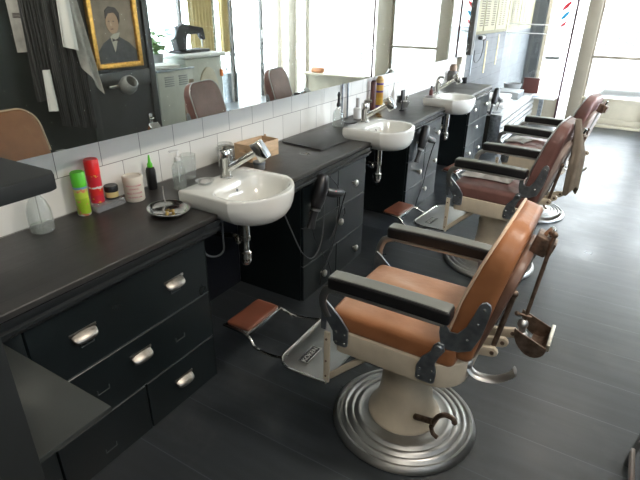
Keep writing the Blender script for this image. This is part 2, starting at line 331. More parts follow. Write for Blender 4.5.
        t.faces.new(rows[0][::-1]); t.faces.new(rows[-1])
        bmesh.ops.recalc_face_normals(t, faces=t.faces)
        return s._add(t)
    def ball(s, c, r, sx=1, sy=1, sz=1, n=16):
        t = bmesh.new(); bmesh.ops.create_uvsphere(t, u_segments=n, v_segments=max(6, n//2), radius=r)
        return s._add(t, T(*c) @ Matrix.Diagonal((sx, sy, sz, 1)))
    def sheet(s, fn, nu, nv, th=.004):
        """closed cloth: fn(u,v)->Vector"""
        t = bmesh.new()
        g = [[Vector(fn(i/nu, j/nv)) for j in range(nv+1)] for i in range(nu+1)]
        def nrm(i, j):
            a = g[min(i+1, nu)][j]-g[max(i-1, 0)][j]; b = g[i][min(j+1, nv)]-g[i][max(j-1, 0)]
            k = a.cross(b); return k.normalized() if k.length > 1e-12 else Vector((0, 0, 1))
        A = [[t.verts.new(g[i][j]+nrm(i, j)*th/2) for j in range(nv+1)] for i in range(nu+1)]
        B = [[t.verts.new(g[i][j]-nrm(i, j)*th/2) for j in range(nv+1)] for i in range(nu+1)]
        for i in range(nu):
            for j in range(nv):
                t.faces.new((A[i][j], A[i+1][j], A[i+1][j+1], A[i][j+1])); t.faces.new((B[i][j], B[i][j+1], B[i+1][j+1], B[i+1][j]))
        for i in range(nu):
            t.faces.new((A[i][0], B[i][0], B[i+1][0], A[i+1][0])); t.faces.new((A[i][nv], A[i+1][nv], B[i+1][nv], B[i][nv]))
        for j in range(nv):
            t.faces.new((A[0][j], A[0][j+1], B[0][j+1], B[0][j])); t.faces.new((A[nu][j], B[nu][j], B[nu][j+1], A[nu][j+1]))
        bmesh.ops.recalc_face_normals(t, faces=t.faces)
        return s._add(t)
def obj(name, mb, m, parent=None, ang=35, loc=None, kind=None):
    me = bpy.data.meshes.new(name); mb.bm.to_mesh(me); mb.bm.free()
    me.materials.append(M[m] if isinstance(m, str) else m)
    me.set_sharp_from_angle(angle=math.radians(ang)) if False else None
    for p in me.polygons: p.use_smooth = True
    try: me.set_sharp_from_angle(angle=math.radians(ang))
    except Exception: pass
    o = bpy.data.objects.new(name, me); COL.objects.link(o)
    if parent is not None: o.parent = parent
    if loc: o.location = loc
    if kind: o['kind'] = kind
    return o
def tag(o, label, cat, group=None):
    o['label'] = label; o['category'] = cat
    if group: o['group'] = group
    return o
def thing(name, label, cat, loc=(0, 0, 0), rz=0., group=None):
    o = bpy.data.objects.new(name, None); COL.objects.link(o); o.location = loc; o.rotation_euler = (0, 0, rz); o.empty_display_size = .05
    return tag(o, label, cat, group)
def struct(name, mb, m, parent=None):
    o = obj(name, mb, m, parent)
    if parent is None: o['kind'] = 'structure'
    return o
def dup(root, loc, rz, label, mats=None, skip=()):
    def cp(o, par):
        c = o.copy(); COL.objects.link(c)
        if par is not None: c.parent = par
        if mats and c.type == 'MESH':
            nm = c.data.materials[0]
            for a, b in mats.items():
                if nm == M[a]:
                    c.data = c.data.copy(); c.data.materials[0] = M[b]
        for ch in o.children:
            if ch.name.split('.')[0] not in skip: cp(ch, c)
        return c
    r = cp(root, None); r.location = loc; r.rotation_euler = (0, 0, rz); r['label'] = label
    return r
def text(body, size, m, mx, parent=None, name='lettering', ext=.0006, align='CENTER', sx=1.):
    cu = bpy.data.curves.new('t', 'FONT'); cu.body = body; cu.size = size; cu.extrude = ext; cu.align_x = align; cu.align_y = 'CENTER'
    to = bpy.data.objects.new('t', cu); COL.objects.link(to)
    me = bpy.data.meshes.new_from_object(to.evaluated_get(bpy.context.evaluated_depsgraph_get()))
    bpy.data.objects.remove(to); bpy.data.curves.remove(cu)
    me.transform(mx @ Matrix.Diagonal((sx, 1, 1, 1))); me.materials.clear(); me.materials.append(M[m])
    me.name = name; o = bpy.data.objects.new(name, me); COL.objects.link(o)
    if parent is not None: o.parent = parent
    return o
def curved(mb, body, size, R, z, a0, sgn=1):  # tiny wrapped print built from dashes round a cylinder of radius R
    pass
def wrap_text(body, size, R, m, parent, z, ang, name='lettering'):
    """text wrapped on a cylinder about the parent's z axis; ang = facing direction"""
    o = text(body, size, m, Matrix.Identity(4), parent, name, ext=.0003)
    for v in o.data.vertices:
        a = ang+v.co.x/R; rr = R+.0006+v.co.z
        v.co = Vector((rr*math.cos(a), rr*math.sin(a), z+v.co.y))
    return o

# reflection of a point seen in the mirror back into the room (mirror plane stands proud of the tiles)
MX0, MSL = .18, .0119
def mplane(y): return MX0-MSL*(y-3)
def vr(X, Y):
    n = Vector((1, MSL)).normalized(); V = Vector((X, Y)); d = (V-Vector((MX0, 3))).dot(n); R = V-2*d*n
    return R.x, R.y

# ================================================================== STRUCTURE
YF = 8.45; XR = 4.4; YB = -2.2; ZC = 2.75
struct('floor', MB().box((-.1, YB-.1, -.1), (XR+.1, YF+.06, 0)), 'floor')
struct('ceiling', MB().box((-.1, YB-.1, ZC), (XR+.1, YF+.1, ZC+.1)), 'ceil')
struct('wall_left', MB().box((-.12, YB, 0), (-.004, YF, ZC)), 'wallw')
struct('wall_back', MB().box((-.12, YB-.12, 0), (XR+.1, YB, ZC)), 'wallw')
struct('trim_1', MB().box((-.004, -.3, .70), (0.0, 6.08, 1.2)), 'tile')   # tiled strip behind the worktop
PX = 2.87
struct('wall_right', MB().box((PX, YB, 0), (PX+.1, -.3, ZC)).box((PX, 1.95, 0), (PX+.1, 3.05, ZC)).box((PX, -.3, 0), (PX+.1, 1.95, 1.05)).box((PX, -.3, 2.2), (PX+.1, 1.95, ZC)).box((PX, 3.05, 2.12), (PX+.1, 3.90, ZC)), 'walld')
struct('fill_window', MB().box((PX+.04, -.3, 1.05), (PX+.05, 1.95, 2.2)), 'fillpane')  # added window, out of view, letting in light for the tiles
struct('wall_end', MB().box((PX+.1, 3.80, 0), (XR, 3.90, ZC)), 'walld')
# door in the dark wall
d1 = MB().box((PX+.01, 3.05, 0), (PX+.06, 3.88, 2.1))
door1 = struct('door_1', d1, 'doorg')
for nm, a, b in (('door_stile', (3.05, 0), (3.13, 2.1)), ('door_stile', (3.80, 0), (3.88, 2.1)), ('door_rail', (3.13, .80), (3.80, .95)), ('door_rail', (3.13, 0), (3.80, .16)), ('door_rail', (3.13, 1.95), (3.80, 2.1))):
    obj(nm, MB().box((PX-.015, a[0], a[1]), (PX+.012, b[0], b[1]), .006), 'doorg', door1)
hb = MB().box((PX-.03, 3.70, .39), (PX-.012, 3.745, .50), .005).tube([(PX-.03, 3.72, .46), (PX-.07, 3.72, .455), (PX-.075, 3.66, .45)], .009, sm=4)
obj('door_handle', hb, 'chrome', door1)

# grey planks and cream plaster beyond the counter
struct('trim_2', MB().box((-.004, 6.30, 0), (.02, YF-.02, 1.25)), 'plank')
struct('trim_21', MB().box((-.004, 6.30, 1.25), (-.001, YF-.02, ZC)), 'posterd')
struct('trim_3', MB().box((-.004, 6.12, .0), (.05, 6.30, 2.6), .004), 'facade')

# shop front
def frame_bar(name, x0, x1, z0, z1, m='beige', y0=YF-.05, y1=YF+.05, r=.006): return struct(name, MB().box((x0, y0, z0), (x1, y1, z1), r), m)
struct('wall_front', MB().box((0, YF-.03, 0), (.92, YF+.06, .34)).box((2.42, YF-.03, 0), (3.74, YF+.06, .42)).box((0, YF-.04, 2.62), (XR, YF+.06, ZC)), 'facade')
frame_bar('trim_4', 1.07, 1.24, 0, 2.62, y0=YF-.06); frame_bar('trim_5', 2.07, 2.33, 0, 2.62, y0=YF-.06)
frame_bar('trim_6', 3.70, 3.76, 0, 2.62, m='beige'); frame_bar('trim_7', 3.98, 4.13, 0, 2.62, m='beige'); frame_bar('trim_8', 4.30, 4.4, 0, 2.62, m='beige')
w1 = struct('window_1', MB().box((.02, YF-.005, .34), (.92, YF+.005, 2.62)), 'pane'); 
w2 = struct('window_2', MB().box((2.42, YF-.005, .42), (3.70, YF+.005, 2.62)), 'pane')
w3 = struct('window_3', MB().box((.955, YF-.005, .02), (1.07, YF+.005, 2.62)), 'pane')
w4 = struct('window_4', MB().box((3.76, YF-.005, .02), (3.98, YF+.005, 2.62)), 'pane')
for w in (w1,):
    obj('glass_strip', MB().box((.02, YF-.009, 1.345), (.90, YF-.006, 1.362)), 'white', w)
    obj('glass_strip', MB().box((.02, YF-.009, 1.225), (.90, YF-.006, 1.240)), 'white', w)
obj('window_sill', MB().box((2.42, YF-.30, .42), (3.70, YF+.03, .45), .006), 'facade', w2)
frame_bar('trim_9', .915, .945, 0, 2.62, 'pole', YF-.045, YF-.015); frame_bar('trim_10', 2.375, 2.405, 0, 2.62, 'pole', YF-.045, YF-.015)
dr = struct('door_2', MB().box((1.24, YF-.02, .04), (2.07, YF+.02, .40), .004), 'facade')
obj('door_rail', MB().box((1.24, YF-.035, .36), (2.07, YF-.02, .41), .006), 'facade', dr)
obj('door_rail', MB().box((1.24, YF-.04, .05), (2.07, YF-.02, .12), .008), 'facade', dr)
obj('door_rail', MB().box((1.24, YF-.025, .935), (2.07, YF+.02, .975), .004), 'beige', dr)
obj('door_stile', MB().box((1.24, YF-.02, .40), (1.27, YF+.02, 2.3)), 'beige', dr); obj('door_stile', MB().box((2.04, YF-.02, .40), (2.07, YF+.02, 2.3)), 'beige', dr)
obj('door_glass', MB().box((1.27, YF-.004, .40), (2.04, YF+.004, 2.3)), 'pane', dr)
obj('door_rail', MB().box((1.24, YF-.02, 2.3), (2.07, YF+.02, 2.36)), 'beige', dr)
struct('trim_11', MB().box((1.24, YF-.10, 0), (2.07, YF+.06, .035), .006), 'facade')
# side glazing to the right, behind the till counter
struct('wall_side', MB().box((XR, 3.9, 0), (XR+.08, 5.9, .42)).box((XR, 3.9, 2.62), (XR+.08, YF+.05, ZC)), 'facade')
w5 = struct('window_5', MB().box((XR+.02, 3.9, .42), (XR+.03, 5.9, 2.62)), 'pane')
w6 = struct('window_6', MB().box((XR+.02, 5.9, .02), (XR+.03, 8.4, 2.62)), 'pane')
for i, (y, w) in enumerate(((5.88, .05), (7.06, .06), (7.92, .04))): struct('trim_%d' % (12+i), MB().box((XR-.02, y, 0), (XR+.05, y+w, 2.62), .004), 'frame')
obj('lock_plate', MB().box((XR-.03, 7.90, 1.02), (XR-.018, 7.98, 1.16), .003), 'steel', w6)

# ================================================================== MIRROR
my0, my1 = -.6, 6.03
def mz(y): return 1.54-.2818*(1.79-mplane(y))
t = bmesh.new()
vs = [t.verts.new(p) for p in ((mplane(my0), my0, mz(my0)), (mplane(my1), my1, mz(my1)), (mplane(my1), my1, 2.45), (mplane(my0), my0, 2.45))]
t.faces.new(vs); r_ = bmesh.ops.extrude_face_region(t, geom=t.faces[:]); bmesh.ops.translate(t, vec=(-.012, 0, 0), verts=[v for v in r_['geom'] if isinstance(v, bmesh.types.BMVert)])
bmesh.ops.recalc_face_normals(t, faces=t.faces); mb = MB(); mb._add(t)
mir = thing('wall_mirror', 'long wall mirror above the white tiles behind the three basins', 'mirror', (0, 0, 0))
obj('mirror_glass', mb, 'mirror', mir)
obj('mirror_box', MB().box((0, my0, 1.10), (.13, my1, 2.44)), 'frame', mir)
obj('mirror_frame', MB().box((0, my1-.02, 1.07), (.175, my1+.09, 2.5), .004), 'frame', mir)
obj('mirror_edge', MB().box((.175, my1+.045, 1.07), (.180, my1+.052, 2.5)), 'steel', mir)

# ================================================================== WORKTOP AND CABINETS
CZ = .785
wt = thing('worktop', 'worn black worktop with moulded edge running under the long mirror', 'worktop', (0, 0, 0))
SY = [1.570, 2.98, 4.42]; SW = .21
# top slab with a notch for each basin
pts = [(0.002, .05), (.497, .05)]
for y in SY: pts += [(.497, y-SW+.012), (.305, y-SW+.012), (.305, y+SW-.012), (.497, y+SW-.012)]
pts += [(.497, 5.86), (.002, 5.99)]
obj('top_board', MB().prism(pts, (CZ-.022, CZ), .003, 1), 'counter', wt)
segs = [(.05, SY[0]-SW+.02), (SY[0]+SW-.02, SY[1]-SW+.02), (SY[1]+SW-.02, SY[2]-SW+.02), (SY[2]+SW-.02, 5.86)]
for a, b in segs:
    prof = [(.30, CZ-.022), (.503, CZ-.022), (.503, CZ-.036), (.492, CZ-.040), (.492, CZ-.052), (.500, CZ-.058), (.500, CZ-.068), (.484, CZ-.072), (.480, CZ-.088), (.30, CZ-.088)]
    obj('edge_moulding', MB().prism(prof, (a, b), 0, plane='xz'), 'edge', wt, 20)
for y in SY: obj('basin_bearer', MB().box((.02, y-SW, CZ-.088), (.29, y+SW, CZ-.022)), 'blackb', wt)

def knob(parent, y, z, x=.466):
    prof = [(0, 0), (.007, 0), (.007, .012), (.017, .016), (.0215, .023), (.020, .031), (.010, .037), (0, .038)]
    o = obj('knob', MB().lathe(prof, 20, T(x, y, z) @ RY(PI/2), close=False), 'nickel', parent)
def cup_pull(parent, y, z, x=.466):
    mb = MB()
    def f(u, v):
        a = -PI/2+PI*u; b = v*PI*.5
        return (x+.003+.030*math.sin(b)*max(.15, math.cos(a*.98)), y+.052*math.sin(a)*(1-.12*v), z+.018-.030*(1-math.cos(b))*(.45+.55*math.cos(a)))
    def g(u, v):
        ph = (u-.5)*PI; th = v*PI*.55
        return (x+.004+.024*math.sin(th)*abs(math.cos(ph))**.5, y+.044*math.sin(ph), z+.018*math.cos(ph*.7)-.030*v*abs(math.cos(ph))**.4)
    mb.sheet(g, 20, 8, .002)
    mb.box((x, y-.049, z+.012), (x+.004, y+.049, z+.024), .0018)
    return obj('cup_pull', mb, 'nickelp', parent)
def drawer(parent, y0, y1, z0, z1, knobs, pull=knob, x=.466):
    o = obj('drawer', MB().box((x-.018, y0+.003, z0+.003), (x, y1-.003, z1-.003), .002, 1), 'black', parent)
    e = obj('drawer_edge', MB().box((x-.012, y0+.001, z0-.001), (x-.0025, y1-.001, z0+.0026)), 'seam', o)
    for (y, z) in knobs: pull(o, y, z, x)
    return o
def cabinet(label, y0, y1, cells, pull=knob):
    c = thing('drawer_cabinet', label, 'cabinet', (0, 0, 0))
    obj('carcass', MB().box((.01, y0, 0), (.447, y1, CZ-.088)), 'black', c)
    obj('side_panel', MB().box((.01, y1-.001, 0), (.464, y1+.004, CZ-.088)), 'black', c)
    for (a, b, z0, z1, k) in cells: drawer(c, a, b, z0, z1, k, pull)
    return c
c1 = cabinet('large black drawer cabinet with cup pulls, nearest under the worktop', .30, 1.317,
  [(.57, 1.317, .445, .69, [(.744, .575), (1.136, .575)]), (.57, 1.317, .222, .445, [(.94, .36)]),
   (.57, .94, .0, .222, []), (.94, 1.317, 0, .222, [(1.124, .115)])], cup_pull)
obj('corner_stile', MB().box((.447, .30, 0), (.466, .567, CZ-.088), .002), 'black', c1)
for (y, z) in ((1.132, .315), (.77, .318), (.752, .06), (1.14, .535), (.752, .533)):
    mb = MB(); 
    for a, b in (((y-.024, z-.001), (y+.024, z+.0014)), ((y-.024, z), (y-.0215, z+.018)), ((y+.0215, z), (y+.024, z+.018))): mb.box((.466, a[0], a[1]), (.4685, b[0], b[1]))
    obj('label_holder', mb, 'seam', c1)
c2 = cabinet('black knobbed drawer cabinet between the first and second basins', 2.05, 2.79,
  [(2.05, 2.43, .459, .69, [(2.123, .53)]), (2.43, 2.79, .459, .69, [(2.617, .565)]), (2.05, 2.79, .224, .459, [(2.438, .37)]),
   (2.05, 2.43, 0, .224, [(2.25, .105)]), (2.43, 2.79, 0, .224, [(2.657, .105)])])
c3 = cabinet('black knobbed drawer cabinet between the second and third basins', 3.55, 4.28,
  [(3.55, 3.92, .459, .69, [(3.70, .59)]), (3.92, 4.28, .459, .69, [(4.15, .585)]), (3.55, 3.92, .224, .459, [(3.776, .335)]), (3.92, 4.28, .224, .459, [(4.15, .34)]),
   (3.55, 4.28, 0, .224, [(3.945, .142)])])
c4 = cabinet('black knobbed drawer cabinet at the far end beside the shop window', 5.19, 5.95,
  [(5.19, 5.57, .459, .69, [(5.305, .60)]), (5.57, 5.95, .459, .69, [(5.76, .6)]), (5.19, 5.95, .224, .459, [(5.45, .40)]),
   (5.19, 5.57, 0, .224, [(5.305, .14)]), (5.57, 5.95, 0, .224, [(5.67, .13)])])
# dark recess backs
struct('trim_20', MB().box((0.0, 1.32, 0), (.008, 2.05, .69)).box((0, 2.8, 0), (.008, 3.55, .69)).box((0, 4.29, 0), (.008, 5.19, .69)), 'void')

# ================================================================== BASINS
def d_outline(w, x0, x1, xf, n=14, inset=0.):
    """D shape: straight back at x0, sides to x1, bulging front to xf; y centred"""
    w -= inset; x0 += inset; xf -= inset
    p = [(x0, -w), (x1, -w)]
    sg_ = xf-x1; RR = (w*w+sg_*sg_)/(2*sg_); aa = math.asin(min(1, w/RR)) if sg_ < w else PI/2
    for k in range(1, n):
        a = -aa+2*aa*k/n
        p.append((xf-RR+RR*math.cos(a), RR*math.sin(a)))
    p += [(x1, w), (x0, w)]
    return p
def basin(label, y):
    r = thing('washbasin', label, 'basin', (0, y, 0), 0, 'semi-recessed washbasins')
    H = .85
    # bowl as stacked rings on one outline: outside from below to rim, then inside down
    t = bmesh.new(); n = 48
    def ring(pts, z):
        return [t.verts.new((p[0], p[1], z)) for p in pts]
    def resamp(pts, n):
        P = [Vector(p) for p in pts]+[Vector(pts[0])]; L = [0]
        for a, b in zip(P, P[1:]): L.append(L[-1]+(b-a).length)
        out = []
        for k in range(n):
            s = L[-1]*k/n; i = 0
            while L[i+1] < s: i += 1
            u = (s-L[i])/max(1e-9, L[i+1]-L[i]); out.append(P[i].lerp(P[i+1], u))
        return out
    O = resamp(d_outline(.208, .30, .560, .690), n)
    cx, cy = .52, 0
    def sc(f, fx=None, c=(cx, cy), dx=0):
        fx = f if fx is None else fx
        return [(c[0]+(p.x-c[0])*fx+dx, c[1]+(p.y-c[1])*f) for p in O]
    rows = []
    rows.append(ring(sc(.28, .28), .655)); rows.append(ring(sc(.50, .50), .675)); rows.append(ring(sc(.72, .72), .715)); rows.append(ring(sc(.87, .88), .765))
    rows.append(ring(sc(.955, .965), .80)); rows.append(ring(sc(.985, .985), .822)); rows.append(ring(sc(1, 1), .83)); rows.append(ring(sc(1., 1.), .846)); rows.append(ring(sc(.99, .99), .851))
    # inner bowl
    def inner(w, xb, xm, xf):
        return resamp([(p[0], p[1]) for p in rounded_d(w, xb, xm, xf)], n)
    def rounded_d(w, xb, xm, xf):
        p = []
        m_ = 40
        for k in range(m_):
            a = 2*PI*k/m_-PI*.75
            c_, s_ = math.cos(a), math.sin(a)
            ex = 2.0 if c_ > 0 else 3.2
            x = xm+(xf-xm)*abs(c_)**(2/ex) if c_ > 0 else xm-(xm-xb)*abs(c_)**(2/ex)
            yy = w*math.copysign(abs(s_)**(2/ex), s_)
            p.append((x, yy))
        return p
    I = []
    def angsort(pts, c=(.56, 0)):
        return sorted(pts, key=lambda p: math.atan2(p[1]-c[1], p[0]-c[0]))
    outer_s = rows[-1]
    # make rings share angular order: rebuild every outer ring sorted by angle around the bowl centre
    cc = (.56, 0)
    def polar(pts_fn_list):
        pass
    t.free()
    # polar resampling (same angle for inner and outer so that the quads stay clean)
    def radial(poly, c, ang):
        d = Vector((math.cos(ang), math.sin(ang))); best = 0
        m2 = len(poly)
        for i in range(m2):
            a = Vector(poly[i])-Vector(c); b = Vector(poly[(i+1) % m2])-Vector(c)
            e = b-a; den = d.x*e.y-d.y*e.x
            if abs(den) < 1e-12: continue
            tt = (a.x*e.y-a.y*e.x)/den; u = (a.x*d.y-a.y*d.x)/den
            if tt > 0 and -1e-6 <= u <= 1+1e-6: best = max(best, tt)
        return best
    angs = sorted([2*PI*k/96 for k in range(96)]+[math.atan2(s_*.208, q_-cc[0]) % (2*PI) for s_ in (-1, 1) for q_ in (.30, .560)]); n = len(angs)
    Op = d_outline(.208, .30, .560, .690, 24); Ip = rounded_d(.177, .410, .545, .664)
    RO = [radial(Op, cc, a) for a in angs]; RI = [radial(Ip, cc, a) for a in angs]
    # soften corners of the outer outline a little
    t = bmesh.new()
    def mk(R, f, z, mixo=0.):
        return [t.verts.new((cc[0]+R[k]*f*math.cos(angs[k]), R[k]*f*math.sin(angs[k]), z)) for k in range(n)]
    def mkb(f, z):   # underside shrinks towards a round drain
        return [t.verts.new((cc[0]-.03*(1-f)+(RO[k]*f*f+(1-f)*f*.22)*math.cos(angs[k]), (RO[k]*f*f+(1-f)*f*.22)*math.sin(angs[k]), z)) for k in range(n)]
    rows = [mkb(.22, .708), mkb(.42, .712), mkb(.62, .724), mkb(.78, .742), mkb(.90, .765), mkb(.965, .788), mk(RO, .992, .806), mk(RO, 1, .815), mk(RO, 1, .842), mk(RO, .992, .849), mk(RO, .975, .852)]
    rows += [mk(RI, 1.025, .851), mk(RI, 1.0, .847), mk(RI, .975, .838), mk(RI, .93, .812), mk(RI, .84, .780), mk(RI, .70, .755), mk(RI, .5, .737), mk(RI, .28, .729), mk(RI, .1, .727)]
    for A, B in zip(rows, rows[1:]):
        for k in range(n): t.faces.new((A[k], A[(k+1) % n], B[(k+1) % n], B[k]))
    t.faces.new(rows[0][::-1]); t.faces.new(rows[-1])
    bmesh.ops.recalc_face_normals(t, faces=t.faces)
    mb = MB(); mb._add(t)
    obj('bowl', mb, 'porc', r, 50)
    obj('drain', MB().lathe([(0, .003), (.018, .003), (.022, 0), (.022, -.002), (0, -.002)], 20, T(.56, 0, .731), close=False), 'chrome', r)
    obj('overflow_hole', MB().lathe([(0, .002), (.005, .002), (.007, 0), (0, -.001)], 14, T(.437, .0, .818) @ RY(math.radians(65)), close=False), 'rubber', r)
    # trap
    tp = MB().cyl((.465, 0, .60), (.465, 0, .712), .026, .024).cyl((.465, 0, .48), (.465, 0, .60), .019).cyl((.465, 0, .585), (.465, 0, .615), .027, bev=.004).cyl((.465, 0, .49), (.465, 0, .535), .029, bev=.008).ball((.465, 0, .485), .026)
    tp.tube([(.465, 0, .565), (.43, .005, .575), (.40, .0, .59), (.30, 0, .575), (.009, 0, .575)], .014, 12, sm=5).ball((.425, .004, .577), .024)
    obj('trap', tp, 'chrome', r)
    obj('supply_hose', MB().tube([(.36, -.02, .78), (.38, -.05, .62), (.42, -.10, .555), (.40, -.17, .56), (.36, -.22, .66), (.34, -.21, .72)], .0045, 8, sm=6), 'cable', r)
    return r
b1 = basin('white washbasin nearest the camera, beside the wooden crate', SY[0])
b2 = dup(b1, (0, SY[1], 0), 0, 'white washbasin in the middle of the counter, beside the slate mat')
b3 = dup(b1, (0, SY[2], 0), 0, 'white washbasin farthest away, nearest the end of the counter')

def faucet(label, y, rz):
    r = thing('mixer_tap', label, 'tap', (.352, y, .852), rz, 'pull-out mixer taps on the basins')
    obj('tap_body', MB().lathe([(0, 0), (.029, 0), (.029, .006), (.024, .010), (.023, .075), (.025, .08), (.025, .112), (.021, .122), (0, .126)], 28, close=False), 'chrome', r)
    obj('spout', MB().cyl((.005, 0, .035), (.055, 0, .068), .0155).cyl((.055, 0, .068), (.155, 0, .132), .0145), 'chrome', r)
    mx = T(.165, 0, .140) @ RY(math.radians(-33))
    obj('spray_head', MB().box((-.024, -.025, -.050), (.022, .025, .036), .006, 3, mx=mx), 'chrome', r)
    obj('spray_face', MB().box((.0222, -.019, -.044), (.0242, .019, .028), .0008, mx=mx), 'dsteel', r)
    obj('tap_lever', MB().tube([(0, 0, .120), (.0, -.001, .134), (.02, 0, .139), (.045, 0, .138)], .0065, 10, sm=4, flat=(1.5, .6)), 'chrome', r)
    return r
f1 = faucet('chrome pull-out tap on the nearest basin, in front of the glass jar', SY[0]+.03, math.radians(16))
f2 = dup(f1, (.335, SY[1]+.03, .852), math.radians(6), 'chrome pull-out tap on the middle basin')
f3 = dup(f1, (.32, SY[2]+.10, .852), math.radians(4), 'chrome pull-out tap on the farthest basin')

# ================================================================== BARBER CHAIR
def barber_chair(label):
    r = thing('barber_chair', label, 'barber chair', (0, 0, 0), 0, 'vintage barber chairs facing the mirror')
    prof = [(0, 0), (.286, 0), (.291, .006), (.289, .014)]
    for k in range(4):
        R = .280-.029*k
        prof += [(R, .024+.005*k), (R-.006, .030+.004*k), (R-.014, .029+.004*k), (R-.019, .020+.006*k)]
    prof += [(.150, .046), (0, .05)]
    obj('base_disc', MB().lathe(prof, 96, close=False), 'ring', r, 50)
    obj('column', MB().lathe([(.142, .042), (.146, .052), (.142, .062), (.128, .080), (.116, .105), (.106, .145), (.100, .20), (.098, .27), (.100, .35), (.115, .40)], 64), 'cream', r, 50)
    lv = MB().cyl((-.08, .10, .13), (-.155, .125, .165), .012).tube([(-.15, .118, .13), (-.158, .124, .165), (-.172, .128, .20), (-.195, .130, .222), (-.222, .130, .222), (-.232, .130, .208)], .0095, 10, sm=5).ball((-.232, .13, .207), .011)
    lv.tube([(-.15, .118, .13), (-.16, .12, .105), (-.18, .124, .098)], .0085, 8, sm=4)
    obj('brake_lever', lv, 'rust', r)
    # skirt
    def rr(x0, x1, w, rb, rf, n=8):
        p = []
        for cx_, cy_, a0, R in ((x1-rf, w-rf, 0, rf), (x0+rb, w-rb, PI/2, rb), (x0+rb, -w+rb, PI, rb), (x1-rf, -w+rf, 1.5*PI, rf)):
            for k in range(n+1):
                a = a0+PI/2*k/n; p.append((cx_+R*math.cos(a), cy_+R*math.sin(a)))
        return p
    obj('seat_skirt', MB().prism(rr(-.245, .215, .218, .11, .02), (.398, .490), .004), 'cream', r, 50)
    def seatf(co, p):
        if p.z > 0:
            co.z += .012*(1-p.x*p.x)*(1-p.y*p.y)
            # creases in the worn leather
            dx = co.x-.02; dy = co.y+.02
            co.z += .012*math.exp(-((dx*.5+dy)*22)**2)*math.exp(-((dx-dy*.5)*7)**2)-.006*math.exp(-((dx*.5+dy-.05)*24)**2)*math.exp(-((dx-dy*.5)*7)**2)
        if p.x > 0: co.x += .006*(1-p.y*p.y)
        return co
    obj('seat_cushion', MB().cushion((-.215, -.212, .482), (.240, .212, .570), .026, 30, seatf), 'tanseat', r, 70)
    # backrest : local frame tilted
    tilt = math.radians(-15.5)
    BX = T(-.190, 0, .52) @ RY(tilt)     # local z up along the back, local -x is behind
    def back_outline(w0, w1, h, r_, n=9):
        p = [(-w0, 0), (w0, 0), (w1, h*.45)]
        for k in range(n+1):
            a = PI/2*k/n; p.append((w1-r_*.95+r_*.95*math.cos(a), h-r_+r_*math.sin(a)))
        for k in range(n+1):
            a = PI/2+PI/2*k/n; p.append((-w1+r_*.95+r_*.95*math.cos(a), h-r_+r_*math.sin(a)))
        p.append((-w1, h*.45)); return p
    bo = back_outline(.190, .205, .485, .12)
    HB, WB, RB = .485, .205, .125
    def bend(x, z): 
        t_ = max(0, min(1, z/HB))
        return (x if x > 0 else x*(1.55-.85*t_**2.5))+.015*math.sin(PI*t_)
    def backf(co, p):
        z = co.z; y = co.y*(.93+.07*min(1, z/(HB*.4)))
        if z > HB-RB:
            t_ = min(1, (z-(HB-RB))/RB); y *= (WB-RB+RB*math.sqrt(max(0, 1-t_*t_)))/WB if t_ < .995 else .42
        return Vector((bend(co.x, z), y, z))
    obj('backrest_cushion', MB().cushion((-.045, -WB, 0), (.034, WB, HB), .026, 30, backf, mx=BX), 'tan', r, 80)
    mbp = MB(); pp = [(bend(.028, z)+.001, y*.985, z*.990) for (y, z) in bo]+[(bend(.028, 0), bo[0][0], 0)]
    mbp.tube([BX @ Vector(q) for q in pp[1:-1]], .0045, 8); obj('piping', mbp, 'tanw', r)
    obj('back_panel', MB().prism([(y*.86, .02+z*.76) for (y, z) in bo], (-.072, -.040), .010, 3, mx=BX, plane='yz'), 'tanb', r, 60)
    obj('back_spine', MB().box((-.078, -.03, .04), (-.068, .03, .42), .004, mx=BX), 'steel', r)
    for s in (1, -1):
        # arm pad
        def padf(co, p, s=s):
            co.z += .004*(1-p.x*p.x); return co
        pad = obj('arm_pad', MB().cushion((-.195, s*.243-.031, .684), (.222, s*.243+.031, .732), .010, 12, padf), 'padblk', r, 70)
        obj('pad_plate', MB().box((-.18, s*.243-.024, .674), (.205, s*.243+.024, .685), .003), 'steel', pad)
        obj('pad_top_sheen', MB().cushion((-.190, s*.243-.027, .729), (.217, s*.243+.027, .7345), .0027, 6, padf), 'padsheen', pad, 70)  # added layer; its lighter grey stands in for ceiling reflection
        # front arm support : curved strap from pad to skirt plate
        mbs = MB().tube([(.205, s*.243, .676), (.240, s*.241, .660), (.256, s*.238, .625), (.258, s*.233, .585), (.240, s*.229, .545)], .013, 10, sm=5, flat=(.5, 1.2))
        obj('arm_support', mbs, 'steel', r)
        # front bracket plate
        pl = [(.272, .592), (.262, .610), (.248, .602), (.190, .548), (.160, .508), (.160, .442), (.170, .432), (.210, .432), (.220, .445), (.223, .487), (.250, .525), (.252, .480), (.272, .480)]
        bp = obj('front_bracket', MB().prism(pl, (s*.221-.004, s*.221+.004), .0015, 1, plane='xz'), 'dsteel', r)
        for (x, z) in ((.174, .446), (.207, .446), (.174, .485), (.207, .49)): obj('screw', MB().ball((x, s*.2255, z), .0048, 1, .5, 1, 10), 'chrome', bp)
        # rear bracket plate on the skirt, neck to hinge
        pl = [(-.098, .425), (-.104, .418), (-.156, .418), (-.164, .427), (-.166, .470), (-.158, .500), (-.170, .535), (-.184, .560), (-.178, .584), (-.160, .588), (-.146, .572), (-.140, .545), (-.112, .512), (-.098, .475)]
        bp = obj('rear_bracket', MB().prism(pl, (s*.224-.004, s*.224+.004), .0015, 1, plane='xz'), 'dsteel', r)
        for (x, z) in ((-.110, .432), (-.152, .432), (-.110, .466), (-.152, .470)): obj('screw', MB().ball((x, s*.2285, z), .0048, 1, .5, 1, 10), 'chrome', bp)
